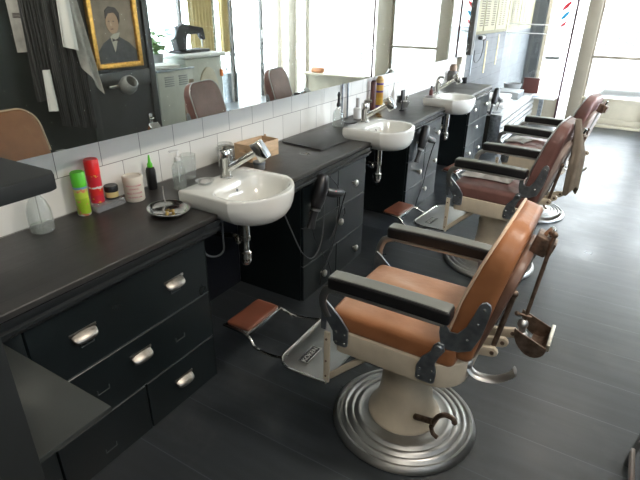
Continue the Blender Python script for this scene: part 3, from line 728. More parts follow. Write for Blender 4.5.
        obj('hinge_bolt', MB().cyl((-.165, s*.222, .568), (-.165, s*.236, .568), .013, bev=.003), 'dsteel', bp)
        # curved side plate joining arm and back
        pl = [(-.155, .680), (-.176, .680), (-.178, .650), (-.190, .634), (-.213, .636), (-.236, .668), (-.251, .713), (-.262, .752), (-.270, .766), (-.282, .772), (-.294, .766), (-.299, .752), (-.296, .718), (-.284, .650), (-.262, .590), (-.224, .570), (-.186, .566), (-.165, .585), (-.156, .621)]
        sp = obj('side_plate', MB().prism(pl, (s*.217-.003, s*.217+.003), .0015, 1, plane='xz'), 'dsteel', r)
        for (x, z) in ((-.280, .745), (-.268, .690), (-.245, .625)): obj('screw', MB().ball((x, s*.2205, z), .0045, 1, .5, 1, 10), 'chrome', sp)
        # cream leg rails down to the footplate
        lg = MB().box((.241, s*.207-.006, .228), (.265, s*.207+.006, .46), .003)
        o = obj('front_rail', lg, 'cream', r)
        for z in (.26, .33, .43): obj('rail_bolt', MB().cyl((.253, s*.208, z), (.253, s*.216, z), .0045, n=10), 'rust', o)
        obj('slant_rail', MB().tube([(.248, s*.19, .245), (.17, s*.19, .325), (.08, s*.18, .41)], .011, 8, flat=(.7, 1.2)), 'cream', r)
    # footplate
    fo = [(.245, -.225), (.40, -.225)]
    for k in range(7):
        a = -PI/2+PI/2*k/6; fo.append((.41+.075*math.cos(a), -.150+.075*math.sin(a)))
    for k in range(7):
        a = PI/2*k/6; fo.append((.41+.075*math.cos(a), .150+.075*math.sin(a)))
    fo += [(.40, .225), (.245, .225)]
    mx = T(.245, 0, .235) @ RY(math.radians(2)) @ T(-.245, 0, 0)
    fp = obj('footplate', MB().prism(fo, (-.006, .006), .003, mx=mx), 'steel', r)
    fr = MB(); fr.tube([mx @ Vector((x, y, .004)) for (x, y) in fo], .006, 8); obj('footplate_rim', fr, 'chrome', fp)
    pm = mx @ T(.385, .115, .007)
    pl = obj('name_plate', MB().box((-.022, -.055, 0), (.022, .055, .003), .001, mx=pm), 'rubber', fp)
    rim = MB()
    for a, b in (((-.022, -.055), (.022, -.052)), ((-.022, .052), (.022, .055)), ((-.022, -.055), (-.019, .055)), ((.019, -.055), (.022, .055))): rim.box((a[0], a[1], .002), (b[0], b[1], .005), mx=pm)
    obj('name_plate_rim', rim, 'chrome', pl)
    text('KOKEN', .030, 'porc', pm @ T(0, 0, .0035) @ RZ(-PI/2), pl, 'lettering', .0006, sx=1.0)
    # rods to calf pad
    for s in (1, -1):
        obj('pad_rod', MB().tube([(.46, s*.165, .232), (.52, s*.165, .205), (.64, s*.150, .190), (.70, s*.130, .220), (.80, s*.125, .224), (.845, s*.123, .224)], .0062, 8, sm=4), 'chrome', r)
    cp = obj('calf_pad_frame', MB().box((.70, -.120, .214), (.838, .120, .232), .004), 'chrome', r)
    obj('calf_pad', MB().cushion((.706, -.116, .226), (.832, .116, .246), .009, 8), 'brownp', r, 70)
    # reclining gear under and behind the back
    for (y, x0, x1, z0, z1) in ((.10, -.22, -.325, .515, .53), (.05, -.24, -.345, .52, .545), (.00, -.24, -.365, .53, .56)):
        c = obj('gear_lug', MB().prism([(x0, z0-.018), (x1+.015, z1-.018), (x1+.004, z1-.010), (x1, z1), (x1+.004, z1+.010), (x1+.015, z1+.018), (x0, z0+.018)], (y-.008, y+.008), .003, plane='xz'), 'cream', r)
        obj('lug_bolt', MB().cyl((x1+.018, y-.012, z1), (x1+.018, y+.012, z1), .007, n=12), 'rust', c)
    obj('recline_rod', MB().cyl((-.335, .085, .745), (-.305, .085, .545), .0085).ball((-.335, .085, .75), .013), 'rust', r)
    obj('recline_handle', MB().tube([(-.235, .11, .455), (-.27, .11, .425), (-.33, .10, .425), (-.375, .09, .455), (-.385, .09, .48)], .011, 10, sm=5, flat=(1.8, .55)).ball((-.235, .11, .46), .022), 'steel', r)
    # headrest socket and folded headrest
    SOC = BX @ Vector((-.075, 0, .44))
    so = obj('headrest_socket', MB().box((-.100, -.035, .385), (-.052, .035, .445), .005, mx=BX).box((-.113, -.028, .392), (-.100, .028, .438), .004, mx=BX), 'rust', r)
    obj('socket_knob', MB().cyl(BX @ Vector((-.08, 0, .442)), BX @ Vector((-.085, 0, .475)), .014, .010, bev=.003), 'chrome', so)
    ro = MB().cyl(BX @ Vector((-.08, 0, .455)), (-.405, .03, .945), .0075).cyl((-.405, .03, .945), (-.375, .06, .625), .0062).ball((-.405, .03, .945), .010)
    hr = obj('headrest_rod', ro, 'rust', r)
    obj('thumb_screw', MB().cyl((-.355, .06, .672), (-.395, .058, .669), .0045).ball((-.352, .06, .672), .008), 'rust', hr)
    hs = MB().ball((-.375, .06, .640), .017).cyl((-.375, .06, .64), (-.378, .06, .605), .011, bev=.003).ball((-.38, .06, .597), .019)
    def dplate(y, th):
        n = 12; R = .055; c = Vector((-.408, .612)); ch = math.radians(22)
        p = []
        for k in range(n+1):
            a = PI+PI*k/n; x = R*math.cos(a); z = R*1.15*math.sin(a)
            p.append((c.x+x*math.cos(ch)-z*math.sin(ch)*.2, c.y+z+x*math.sin(ch)))
        return p, (y, y+th)
    for y in (.085, -.045):
        p, d = dplate(y, .004); obj('headrest_end', MB().prism(p, d, .001, 1, plane='xz'), 'rust', hr)
    def shell(u, v):
        a = PI+PI*(.0+.52*u); R = .053; ch = math.radians(22); x = R*math.cos(a); z = R*1.15*math.sin(a)
        return (-.408+x*math.cos(ch), -.045+.13*v, .612+z+x*math.sin(ch))
    obj('headrest_shell', MB().sheet(shell, 12, 4, .004), 'rust', hr)
    obj('headrest_bar', MB().box((-.466, -.045, .582), (-.455, .087, .606), .002), 'nickel', hr)
    obj('headrest_joint', hs, 'steel', hr)
    return r
ch1 = barber_chair('tan leather vintage barber chair nearest the camera, with headrest folded down behind')
ch1.location = (1.30, 1.522, 0); ch1.rotation_euler = (0, 0, PI)
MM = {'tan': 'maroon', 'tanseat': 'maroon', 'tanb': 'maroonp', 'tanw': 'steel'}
ch2 = dup(ch1, (1.245, 3.145, 0), math.radians(175), 'maroon leather barber chair in the middle, with a towel on its seat', MM, skip=('headrest_rod',))
for o_ in list(ch2.children):
    if o_.name.split('.')[0] in ('calf_pad', 'calf_pad_frame', 'pad_rod'): o_.location = (-.10, .045, 0)
ch3 = dup(ch1, (1.29, 4.285, 0), math.radians(172), 'maroon leather barber chair farthest away, nearest the shop door', MM, skip=('headrest_rod',))
for o_ in list(ch3.children):
    if o_.name.split('.')[0] in ('calf_pad', 'calf_pad_frame', 'pad_rod'): o_.location = (-.08, 0, 0)

# towel on seat of chair 2
def crumple(cx, cy, z, L, Wd, ang, amp, seed):
    rnd = random.Random(seed); ph = [rnd.uniform(0, 6) for _ in range(6)]
    def f(u, v):
        x = (u-.5)*L; y = (v-.5)*Wd*(1+.15*math.sin(u*5+ph[0]))
        zz = amp*(.9+.6*math.sin(9*u+ph[1])*math.sin(5*v+ph[2])+.5*math.sin(17*u+3*v+ph[3]))*max(0, math.sin(PI*u))**.4*max(0, math.sin(PI*v))**.5
        return (cx+x*math.cos(ang)-y*math.sin(ang), cy+x*math.sin(ang)+y*math.cos(ang), z+zz)
    return f
tag(obj('seat_towel', MB().sheet(crumple(1.16, 3.12, .586, .30, .11, math.radians(-5), .034, 3), 26, 12, .006), 'clothg', ang=60), 'crumpled grey-white towel on the seat of the middle chair', 'towel')
tag(obj('seat_towel', MB().sheet(crumple(1.13, 4.28, .586, .16, .22, math.radians(-14), .008, 8), 18, 12, .005), 'clothg', ang=60), 'thin pale towel on the seat of the farthest chair', 'towel')
# cape hung behind chair 2
def cape(u, v):
    a = 2*PI*u*.97; r = .014+.024*min(1, v*1.9)+.004*math.sin(a*5+v*3)*min(1, v*2)
    return (1.598+.030*min(1, v*2.2)+.012*v+r*.9*math.cos(a), 3.075+r*1.25*math.sin(a), 1.005-(.40+.03*math.sin(a*2))*v)
tag(obj('barber_cape', MB().sheet(cape, 40, 20, .006), 'cape', ang=60), 'brownish cloth cape hanging behind the back of the middle chair', 'cape')

# ================================================================== THINGS ON THE COUNTER
def lathe_thing(name, label, cat, x, y, z, parts, rz=0, group=None):
    r = thing(name, label, cat, (x, y, z), rz, group)
    for (pn, prof, m) in parts: obj(pn, MB().lathe(prof, 36, close=False), m, r, 40)
    return r
def shell_prof(outer, th=.0025, floor=.004):
    """outer: list (r,z) bottom to top; returns closed wall profile with open mouth"""
    inn = [(max(r-th, .0005), max(z, floor)) for (r, z) in outer if z > floor*.5][::-1]
    return [(0, 0)]+outer+inn+[(0, floor)]
Z = CZ+.001
lathe_thing('glass_bottle', 'clear glass bottle with a little liquid, leftmost on the worktop', 'bottle', .075, .905, Z,
  [('bottle_body', shell_prof([(.036, 0), (.041, .006), (.042, .05), (.040, .085), (.030, .115), (.016, .14), (.013, .19)]), 'glass'), ('liquid', [(0, .005), (.037, .005), (.0385, .028), (0, .028)], 'water')])
g = bands_mat('green_can_print', [(.012, (.55, .55, .5)), (.075, (.32, .50, .03)), (.098, (.45, .60, .06)), (.112, (.55, .50, .12)), (.2, (.16, .30, .45))], .3, wob=.006, blotch=((.62, .22, .12), 55, .62))
c = lathe_thing('spray_can', 'green spray can with a green cap, left of the red one', 'spray can', .058, 1.09, Z, [('can_body', [(0, 0), (.024, 0), (.0255, .003), (.0255, .118), (0, .12)], g), ('cap', [(0, .118), (.0265, .118), (.0265, .170), (.023, .175), (0, .175)], 'greenp')])
g = bands_mat('red_can_print', [(.04, (.62, .02, .05)), (.07, (.70, .03, .03)), (.078, (.75, .72, .68)), (.11, (.62, .02, .04)), (.2, (.62, .02, .04))], .3, wob=.018, blotch=((.75, .45, .05), 50, .66))
bx = obj('clear_box', MB().box((0, 0, 0), (.085, .135, .004)).box((0, 0, .004), (.003, .135, .024)).box((.082, 0, .004), (.085, .135, .024)).box((.003, 0, .004), (.082, .003, .024)).box((.003, .132, .004), (.082, .135, .024)).box((.0, 0, .0242), (.085, .135, .0265)), 'acryl', loc=(.012, 1.12, Z))
tag(bx, 'low clear plastic box standing under the red spray can', 'box')
c = lathe_thing('spray_can', 'red spray can with a red cap on the clear plastic box', 'spray can', .045, 1.165, Z+.0275, [('can_body', [(0, 0), (.025, 0), (.0265, .003), (.0265, .118), (0, .12)], g), ('cap', [(0, .118), (.0275, .118), (.0275, .172), (.024, .178), (0, .178)], 'redp')])
g = bands_mat('pomade_label', [(.008, (.02, .02, .02)), (.030, (.62, .50, .22)), (.04, (.015, .015, .015))], .35)
lathe_thing('pomade_jar', 'small black jar with a yellow label on the clear box', 'jar', .058, 1.225, Z+.0275, [('jar_body', [(0, 0), (.025, 0), (.0265, .003), (.0265, .034), (0, .034)], g), ('lid', [(0, .034), (.028, .034), (.028, .052), (.026, .055), (0, .055)], 'rubber')])
c = lathe_thing('talc_tub', 'cream tub with red print behind the round tray', 'tub', .092, 1.310, Z, [('tub_body', [(0, 0), (.038, 0), (.041, .004), (.0405, .085), (0, .086)], 'tubm'), ('lid', [(.039, .084), (.0425, .086), (.0425, .104), (.040, .108), (.033, .108), (.032, .104), (0, .104)], 'tubm')])
for tx, sz, zz in (('NON STOP BARBER', .0075, .072), ('SUPERIOR', .0085, .058), ('TALC POWDER', .0095, .040), ('THE BARBER LINE', .0075, .022)): wrap_text(tx, sz, .0412, 'pink', c, zz, math.radians(-38))
lathe_thing('nozzle_bottle', 'black bottle with a pointed green nozzle', 'bottle', .046, 1.447, Z, [('bottle_body', [(0, 0), (.020, 0), (.0215, .003), (.0215, .085), (.018, .098), (.012, .102), (0, .102)], 'rubber'), ('nozzle', [(0, .102), (.012, .102), (.012, .115), (.007, .125), (.0035, .155), (0, .157)], 'greenp')])
# tray
tr = thing('oval_tray', 'oval metal tray with a brass trinket on it, left of the nearest basin', 'tray', (.328, 1.276, Z), math.radians(70))
obj('tray_dish', MB().lathe([(0, 0), (.066, 0), (.078, .008), (.088, .020), (.092, .021), (.092, .024), (.086, .024), (.074, .012), (.064, .004), (0, .004)], 56, close=False, sx=.88, sy=1.05), 'chrome', tr, 60)
obj('tray_stem', MB().tube([(.02, .078, .02), (.02, .088, .045), (.02, .087, .085)], .003, 8, sm=3), 'steel', tr)
br = obj('brass_clip', MB().tube([(-.015, -.004, .004), (-.005, .004, .010), (.008, -.002, .008), (.018, .006, .012)], .0045, 8, sm=4).ball((.012, .010, .008), .007), 'brass', loc=(.328, 1.276, Z+.002)); tag(br, 'small brass clip lying in the oval tray', 'clip')
# soap bottle
sb = thing('soap_dispenser', 'clear pump soap dispenser left of the nearest basin', 'soap bottle', (.150, 1.515, Z))
obj('bottle_body', MB().lathe(shell_prof([(.027, 0), (.030, .004), (.030, .095), (.026, .112), (.014, .125), (.013, .135)]), 32, close=False), 'glass', sb)
obj('liquid', MB().lathe([(0, .005), (.026, .005), (.026, .07), (0, .07)], 24, close=False), 'water', sb)
obj('pump', MB().cyl((0, 0, .13), (0, 0, .148), .014, bev=.002).cyl((0, 0, .148), (0, 0, .172), .004).box((-.008, -.008, .170), (.034, .008, .178), .003, mx=RZ(math.radians(-120))).cyl((0, 0, .03), (0, 0, .13), .002), 'white', sb)
lathe_thing('glass_tumbler', 'clear glass tumbler beside the soap dispenser', 'tumbler', .070, 1.655, Z, [('tumbler_body', shell_prof([(.029, 0), (.031, .004), (.037, .115)]), 'glass')])
# soap dish on basin
lathe_thing('soap_dish', 'clear glass soap dish on the corner of the nearest basin', 'soap dish', .335, 1.485, .853, [('dish', shell_prof([(.030, 0), (.032, .003), (.040, .016)]), 'glass'), ('soap', [(0, .004), (.018, .004), (.022, .009), (.016, .014), (0, .014)], 'clothg')])
# clip top jar
cj = thing('clip_top_jar', 'clip-top glass jar behind the nearest tap', 'jar', (.085, 1.905, Z))
obj('jar_body', MB().lathe(shell_prof([(.040, 0), (.043, .005), (.043, .085), (.036, .097), (.036, .105)]), 36, close=False), 'glass', cj)
obj('contents', MB().lathe([(0, .005), (.038, .005), (.038, .045), (0, .05)], 24, close=False), 'dsteel', cj)
obj('lid', MB().lathe([(0, .106), (.040, .106), (.041, .112), (.036, .120), (0, .124)], 36, close=False), 'glass', cj)
obj('wire_clip', MB().tube([(.044, 0, .08), (.050, 0, .098), (.046, .0, .12), (.03, .0, .128)], .0018, 6, sm=3).tube([(.041*math.cos(a), .041*math.sin(a), .100) for a in [k*PI/8 for k in range(17)]], .0018, 6), 'steel', cj)
# crate
cr = thing('wooden_crate', 'small open light-wood crate between the glass jar and the slate mat', 'crate', (.110, 2.135, Z), math.radians(-4))
cw, cl, chh, th = .060, .110, .088, .007
obj('base_board', MB().box((-cw, -cl, 0), (cw, cl, th)), 'wood', cr)
for s in (-1, 1): obj('side_board', MB().box((s*cw-th/2, -cl, 0), (s*cw+th/2, cl, chh), .001), 'wood', cr)
for s in (-1, 1):
    hl = [(-cw, 0), (cw, 0), (cw, chh), (-cw, chh)]
    mb = MB().box((-cw, s*cl-th/2, 0), (cw, s*cl+th/2, .045)).box((-cw, s*cl-th/2, .062), (cw, s*cl+th/2, chh)).box((-cw, s*cl-th/2, .045), (-.024, s*cl+th/2, .062)).box((.024, s*cl-th/2, .045), (cw, s*cl+th/2, .062))
    obj('end_board', mb, 'wood', cr)
tag(obj('grooming_tool', MB().cushion((-.03, -.055, 0), (.03, .055, .062), .02, 8), 'dsteel', ang=70, loc=(.105, 2.14, Z+.008)), 'dark grooming tool lying inside the wooden crate', 'tool')
lathe_thing('round_tin', 'low round tin with a dark lid behind the nearest basin', 'tin', .262, 1.955, Z, [('tin_body', [(0, 0), (.030, 0), (.031, .003), (.031, .028), (0, .028)], 'steel'), ('lid', [(0, .028), (.0325, .028), (.0325, .038), (.029, .041), (0, .039)], 'dsteel')])
sb2 = lathe_thing('small_bottle', 'tiny amber bottle against the tiles behind the wooden crate', 'bottle', .022, 2.33, Z, [('bottle_body', [(0, 0), (.012, 0), (.013, .003), (.013, .04), (.007, .05), (.006, .075), (0, .076)], 'wood')])
# slate mat
mt = obj('slate_mat', MB().prism([(.045, 2.47), (.345, 2.43), (.370, 2.74), (.060, 2.88)], (0, .008), .002), 'slate', loc=(0, 0, Z)); tag(mt, 'flat dark slate mat lying on the worktop before the middle basin', 'mat')
sp = thing('spray_bottle', 'clear glass spray bottle with a black top', 'spray bottle', (.110, 3.06, Z))
obj('bottle_body', MB().lathe(shell_prof([(.036, 0), (.040, .004), (.040, .075), (.032, .105), (.014, .128), (.013, .14)]), 32, close=False), 'glass', sp)
obj('liquid', MB().lathe([(0, .005), (.036, .005), (.036, .03), (0, .03)], 24, close=False), 'water', sp)
obj('spray_top', MB().lathe([(0, .138), (.015, .138), (.016, .155), (.010, .165), (.008, .20), (.012, .215), (.006, .235), (0, .237)], 20, close=False), 'rubber', sp)
tg = obj('round_coaster', MB().lathe([(0, 0), (.05, 0), (.052, .004), (0, .005)], 30, close=False), 'rubber', loc=(.11, 3.235, Z)); tag(tg, 'black round dish against the tiles behind the middle basin', 'dish')
# pipes on wall
pi = thing('wall_conduit', 'pair of thin dark pipes on the tiles behind the middle basin', 'pipes', (0, 0, 0))
for y in (3.29, 3.375): obj('pipe', MB().cyl((.012, y, CZ), (.012, y, 1.10), .007), 'dsteel', pi)
wb = lathe_thing('cream_bottle', 'white square bottle right of the dark pipes', 'bottle', .095, 3.38, Z, [('bottle_body', [(0, 0), (.028, 0), (.03, .003), (.03, .075), (.015, .085), (0, .085)], 'white'), ('cap', [(0, .085), (.014, .085), (.014, .150), (0, .152)], 'clothg')])
g = bands_mat('gold_can_print', [(.03, (.12, .06, .22)), (.09, (.62, .38, .06)), (.13, (.55, .30, .05)), (.145, (.10, .05, .25)), (.19, (.60, .36, .08)), (.205, (.10, .05, .25)), (.3, (.62, .4, .15))], .3)
lathe_thing('hairspray_can', 'tall gold and purple hairspray can behind the middle tap', 'spray can', .045, 3.865, Z, [('can_body', [(0, 0), (.031, 0), (.033, .004), (.033, .23), (.022, .242), (.020, .255), (0, .257)], g)])
lathe_thing('hairspray_can', 'slim dark red can left of the gold and purple can', 'spray can', .040, 3.76, Z, [('can_body', [(0, 0), (.022, 0), (.023, .004), (.023, .22), (.015, .232), (0, .235)], 'bookr')])
lathe_thing('squeeze_tube', 'clear white squeeze bottle left of the black cup', 'bottle', .075, 4.10, Z, [('bottle_body', [(0, 0), (.024, 0), (.026, .003), (.020, .10), (.008, .13), (.006, .185), (0, .187)], 'white')])
lathe_thing('black_cup', 'small black cup behind the middle tap', 'cup', .085, 4.235, Z, [('cup_body', shell_prof([(.026, 0), (.028, .003), (.030, .055)]), 'rubber')])
bs = thing('hand_brush', 'black paddle brush standing on its handle in a stand', 'brush', (.250, 3.87, Z))
obj('brush_stand', MB().lathe([(0, 0), (.022, 0), (.022, .004), (.008, .012), (.007, .06), (0, .06)], 20, close=False), 'rubber', bs)
obj('brush_handle', MB().tube([(0, 0, .04), (0, 0, .09)], .007, 8), 'rubber', bs)
obj('brush_head', MB().cushion((-.008, -.030, .085), (.010, .030, .165), .008, 8), 'rubber', bs, 70)
sh = thing('shaving_bowl', 'small metal shaving bowl right of the black brush', 'bowl', (.225, 4.00, Z))
obj('bowl_body', MB().lathe(shell_prof([(.020, 0), (.020, .006), (.032, .03), (.036, .055)]), 28, close=False), 'steel', sh)
sv = thing('shaving_brush', 'shaving brush leaning in the small metal bowl', 'brush', (.225, 4.00, Z+.01))
obj('brush_handle', MB().tube([(0, .018, .050), (.0, .032, .085)], [.008, .010], 10), 'chrome', sv); obj('bristles', MB().tube([(0, .0, .012), (0, .018, .050)], [.016, .009], 10), 'clothg', sv)
# far end of counter
lathe_thing('amber_bottle', 'small brown bottle standing at the farthest basin', 'bottle', .330, 4.32, .853, [('bottle_body', [(0, 0), (.014, 0), (.016, .003), (.016, .045), (.006, .055), (.006, .07), (0, .071)], 'bookr'), ('cap', [(0, .071), (.009, .071), (.009, .085), (0, .086)], 'rubber')])
lathe_thing('soap_dish', 'flat pale dish on the corner of the farthest basin', 'soap dish', .345, 4.245, .853, [('dish', shell_prof([(.028, 0), (.030, .003), (.042, .010)]), 'steel')])
lathe_thing('dark_jar', 'big dark jar under the right end of the mirror', 'jar', .065, 5.78, Z, [('jar_body', [(0, 0), (.052, 0), (.056, .004), (.058, .10), (.050, .13), (0, .135)], 'frame'), ('lid', [(0, .132), (.040, .132), (.042, .17), (.03, .20), (0, .205)], 'rust')])
lathe_thing('white_bottle', 'slim white bottle right of the big dark jar', 'bottle', .10, 5.90, Z, [('bottle_body', [(0, 0), (.018, 0), (.020, .003), (.020, .13), (.010, .145), (.008, .19), (0, .19)], 'white')])
tag(lathe_thing('black_cup', 'black cup at the far end of the worktop', 'cup', .19, 5.84, Z, [('cup_body', shell_prof([(.028, 0), (.030, .003), (.032, .06)]), 'rubber')]), 'black cup at the far end of the worktop', 'cup')

# ================================================================== HAIR DRYERS
def dryer(label, x, y, z):
    r = thing('hair_dryer', label, 'hair dryer', (x, y, z), 0, 'black hair dryers hung on the drawer cabinets'); r.scale = (1.12, 1.12, 1.12)
    d = Vector((-.02, -.10, -.235)); 
    obj('barrel', MB().tube([(0, 0, .012), (0, -.004, 0), (.0, -.02, -.05), (-.002, -.045, -.11), (-.004, -.058, -.14)], [.022, .033, .040, .036, .028], 18, flat=(.85, 1)), 'rubber', r, 60)
    obj('collar_ring', MB().tube([(-.004, -.060, -.143), (-.005, -.063, -.152)], .0275, 18, flat=(.85, 1)), 'steel', r)
    obj('nozzle', MB().tube([(-.005, -.063, -.152), (-.010, -.082, -.20), (-.012, -.095, -.235)], [.025, .024, .030], 18, flat=(.6, 1)), 'rubber', r, 60)
    obj('handle', MB().tube([(.004, .012, -.075), (.010, .055, -.095), (.012, .105, -.112), (.012, .150, -.122), (.010, .175, -.130)], [.022, .022, .022, .021, .016], 14, sm=1), 'rubber', r, 60)
    obj('switch', MB().box((.024, .055, -.100), (.030, .080, -.088), .001), 'redp', r)
    obj('hook', MB().tube([(-.034, 0, .02), (-.02, .0, .012), (.0, .0, -.03), (.0, .03, -.055)], .003, 6, sm=3), 'chrome', r)
    obj('cord', MB().tube([(.010, .170, -.128), (.008, .215, -.14), (-.01, .225, -.20), (-.028, .20, -.33), (-.028, .14, -.46), (-.03, .05, -.56), (-.035, .04, -.62)], .0035, 8, sm=8), 'cableb', r)
    return r
h1 = dryer('black hair dryer hanging on the cabinet right of the nearest basin', .510, 2.185, .725)
h2 = dup(h1, (.510, 3.76, .705), 0, 'black hair dryer hanging on the cabinet right of the middle basin')
h3 = dup(h1, (.525, 6.02, .725), 0, 'black hair dryer hanging at the far end of the counter')
tag(obj('power_cord', MB().tube([(.50, 1.80, .69), (.49, 1.90, .52), (.485, 2.02, .33), (.485, 2.13, .26), (.483, 2.22, .33), (.482, 2.24, .50), (.485, 2.22, .69)], .0035, 8, sm=8), 'cable'), 'thin grey cable drooping from the counter edge beside the nearest basin', 'cable')
tag(obj('power_cord', MB().tube([(.485, 2.15, .69), (.482, 2.12, .50), (.481, 2.16, .35), (.482, 2.30, .16), (.50, 2.34, .02), (.60, 2.30, .006)], .0032, 8, sm=8), 'cableb'), 'black cable trailing from behind the nearest hair dryer to the floor', 'cable')
tag(obj('power_cord', MB().tube([(.485, 2.30, .69), (.482, 2.40, .60), (.480, 2.43, .50), (.480, 2.40, .36), (.480, 2.33, .29)], .0032, 8, sm=8), 'cableb'), 'black cable looping between the knobs of the second cabinet', 'cable')

# ================================================================== DESK AT THE NEAR LEFT
dk = thing('reception_stand', 'black stand with an overhanging top and grey side shelf, at the near left', 'stand', (0, 0, 0))
obj('body', MB().box((.56, -.35, 0), (.957, .325, 1.235), .003), 'blackb', dk)
obj('top_slab', MB().prism([(.0, -.38), (.962, -.38), (.958, .470), (.952, .484), (.935, .492), (0, .475)], (1.238, 1.270), .004), 'blackb', dk)
obj('rear_leg', MB().box((.03, -.35, CZ+.002), (.07, -.31, 1.238)), 'blackb', dk)
obj('side_shelf', MB().prism([(.505, .325), (.955, .325), (.955, .495), (.505, .495)], (.705, .720), .002), 'dgrey', dk)
obj('shelf_bracket', MB().prism([(.325, .54), (.325, .705), (.46, .705)], (.80, .82), plane='yz'), 'blackb', dk)

# ================================================================== BEYOND THE COUNTER
su = thing('window_bench', 'white slatted bench along the left wall beyond the worktop', 'bench', (0, 0, 0))
obj('bench_body', MB().box((.03, 6.16, 0), (.575, 8.36, .40)), 'dgrey', su)
for k in range(5): obj('slat', MB().box((.575, 6.18, .03+.078*k), (.60, 8.34, .03+.078*k+.054), .004), 'slat', su)
obj('end_panel', MB().box((.47, 6.135, 0), (.60, 6.16, .42), .003), 'dsteel', su)
obj('bench_top', MB().box((.03, 6.14, .40), (.61, 8.38, .42), .004), 'slat', su)
tag(obj('folded_towels', MB().cushion((-.17, -.24, 0), (.17, .24, .07), .03, 10), 'clothw', ang=70, loc=(.36, 6.80, .421)), 'folded white towels on the slatted bench', 'towels')
tag(obj('folded_towels', MB().cushion((-.15, -.22, 0), (.15, .22, .06), .028, 10), 'clothw', ang=70, loc=(.36, 6.82, .492)), 'upper folded white towel on the towel pile of the bench', 'towels')
tag(obj('grey_tray', MB().lathe([(0, 0), (.13, 0), (.15, .02), (.15, .028), (.13, .03), (0, .03)], 30, close=False, sx=.8), 'grey', loc=(.44, 6.33, .421)), 'rounded grey lid on the near end of the slatted bench', 'lid')
mbx = thing('metal_box', 'low metal wire box on the bench by the front window', 'box', (.34, 7.62, .421))
obj('box_body', MB().box((-.18, -.2, 0), (.18, .2, .09), .006), 'grey', mbx)
for k in range(5): obj('wire', MB().box((.181, -.19+.09*k, .01), (.186, -.18+.09*k, .08)), 'dsteel', mbx)
tag(obj('white_basket', MB().lathe(shell_prof([(.07, 0), (.11, .05), (.13, .13)], .004), 30, close=False), 'grey', loc=(.30, 8.10, .421)), 'pale bowl on the bench next to the dark red book', 'bowl')
tag(obj('red_book', MB().box((-.11, -.018, 0), (.11, .018, .22), .004), 'bookr', loc=(.545, 8.18, .421)), 'dark red book standing upright by the front window', 'book')
tag(obj('magazine', MB().box((-.15, -.11, 0), (.15, .11, .01), .002, mx=RZ(.15)), 'magb', loc=(.70, 8.24, .382)), 'pale blue magazine lying by the front window', 'magazine')
sl = thing('low_table', 'small low table with dark leg under the blue magazine', 'table', (.74, 8.22, 0))
obj('table_top', MB().box((-.13, -.16, .36), (.17, .16, .38), .003), 'white', sl); obj('leg', MB().box((-.03, -.14, 0), (.03, -.09, .36), .004), 'dsteel', sl)
wh = thing('clipper_holder', 'black wall holder with clippers and a cord, right of the mirror', 'holder', (0.02, 6.50, 0))
obj('back_plate', MB().box((0, -.12, 1.04), (.035, .02, 1.32), .006), 'rubber', wh); obj('plate_screw', MB().ball((.037, -.05, 1.12), .008), 'chrome', wh)
cl = thing('hair_clippers', 'black hair clippers hanging from the wall holder by the mirror', 'clippers', (.09, 6.74, 1.2))
obj('clipper_body', MB().cushion((-.03, -.08, .0), (.03, .09, .05), .018, 6), 'rubber', cl, 70); obj('clipper_head', MB().ball((0, .115, .02), .034), 'rubber', cl)
obj('cord', MB().tube([(0, .11, .0), (.0, .14, -.10), (-.01, .10, -.22), (-.03, .0, -.27), (-.05, -.05, -.23), (-.05, -.06, -.12)], .005, 8, sm=5), 'cableb', cl)
st = obj('wall_rail', MB().box((.0, 6.62, .78), (.03, 6.66, 1.16), .003), 'dsteel'); tag(st, 'dark vertical rail on the grey planks right of the clippers', 'rail')
# posters on the plaster beyond the counter
def poster(label, y0, y1, z0, z1, seed, cols, x=.0, pm='poster'):
    p = thing('wall_poster', label, 'poster', (x, 0, 0))
    obj('poster_sheet', MB().box((.0, y0, z0), (.004, y1, z1)), pm, p)
    rnd = random.Random(seed)
    for (a, b) in cols:
        mb = MB(); z = z0+.06; w = y1-y0
        while z < z1-.05:
            y = y0+a*w
            while y < y0+b*w:
                ww = rnd.uniform(.01, .03); mb.box((.004, y, z), (.0055, min(y+ww, y0+b*w), z+.012)); y += ww+.014
            z += .028
        obj('print_column', mb, 'ink', p)
    return p
poster('long yellow wall poster with a dark column of print, beside the mirror', 6.46, 7.05, 1.29, 2.3, 1, [(.0, .18), (.72, .98)])
poster('yellow wall poster in the middle with two columns of print', 7.12, 7.70, 1.29, 2.3, 2, [(.05, .35), (.62, .9)])
poster('yellow wall poster nearest the front window', 7.76, 8.36, 1.29, 2.3, 3, [(.25, .42), (.6, .8)])
yr = thing('yellow_rule', 'yellow ruler strip hanging on the grey planks left of the other', 'ruler', (.02, 7.30, .80)); obj('ruler_strip', MB().box((0, 0, -.05), (.006, .05, .36), .001), 'curtain', yr)
yr2 = dup(yr, (.02, 7.95, .86), 0, 'yellow ruler strip hanging on the grey planks nearest the window')
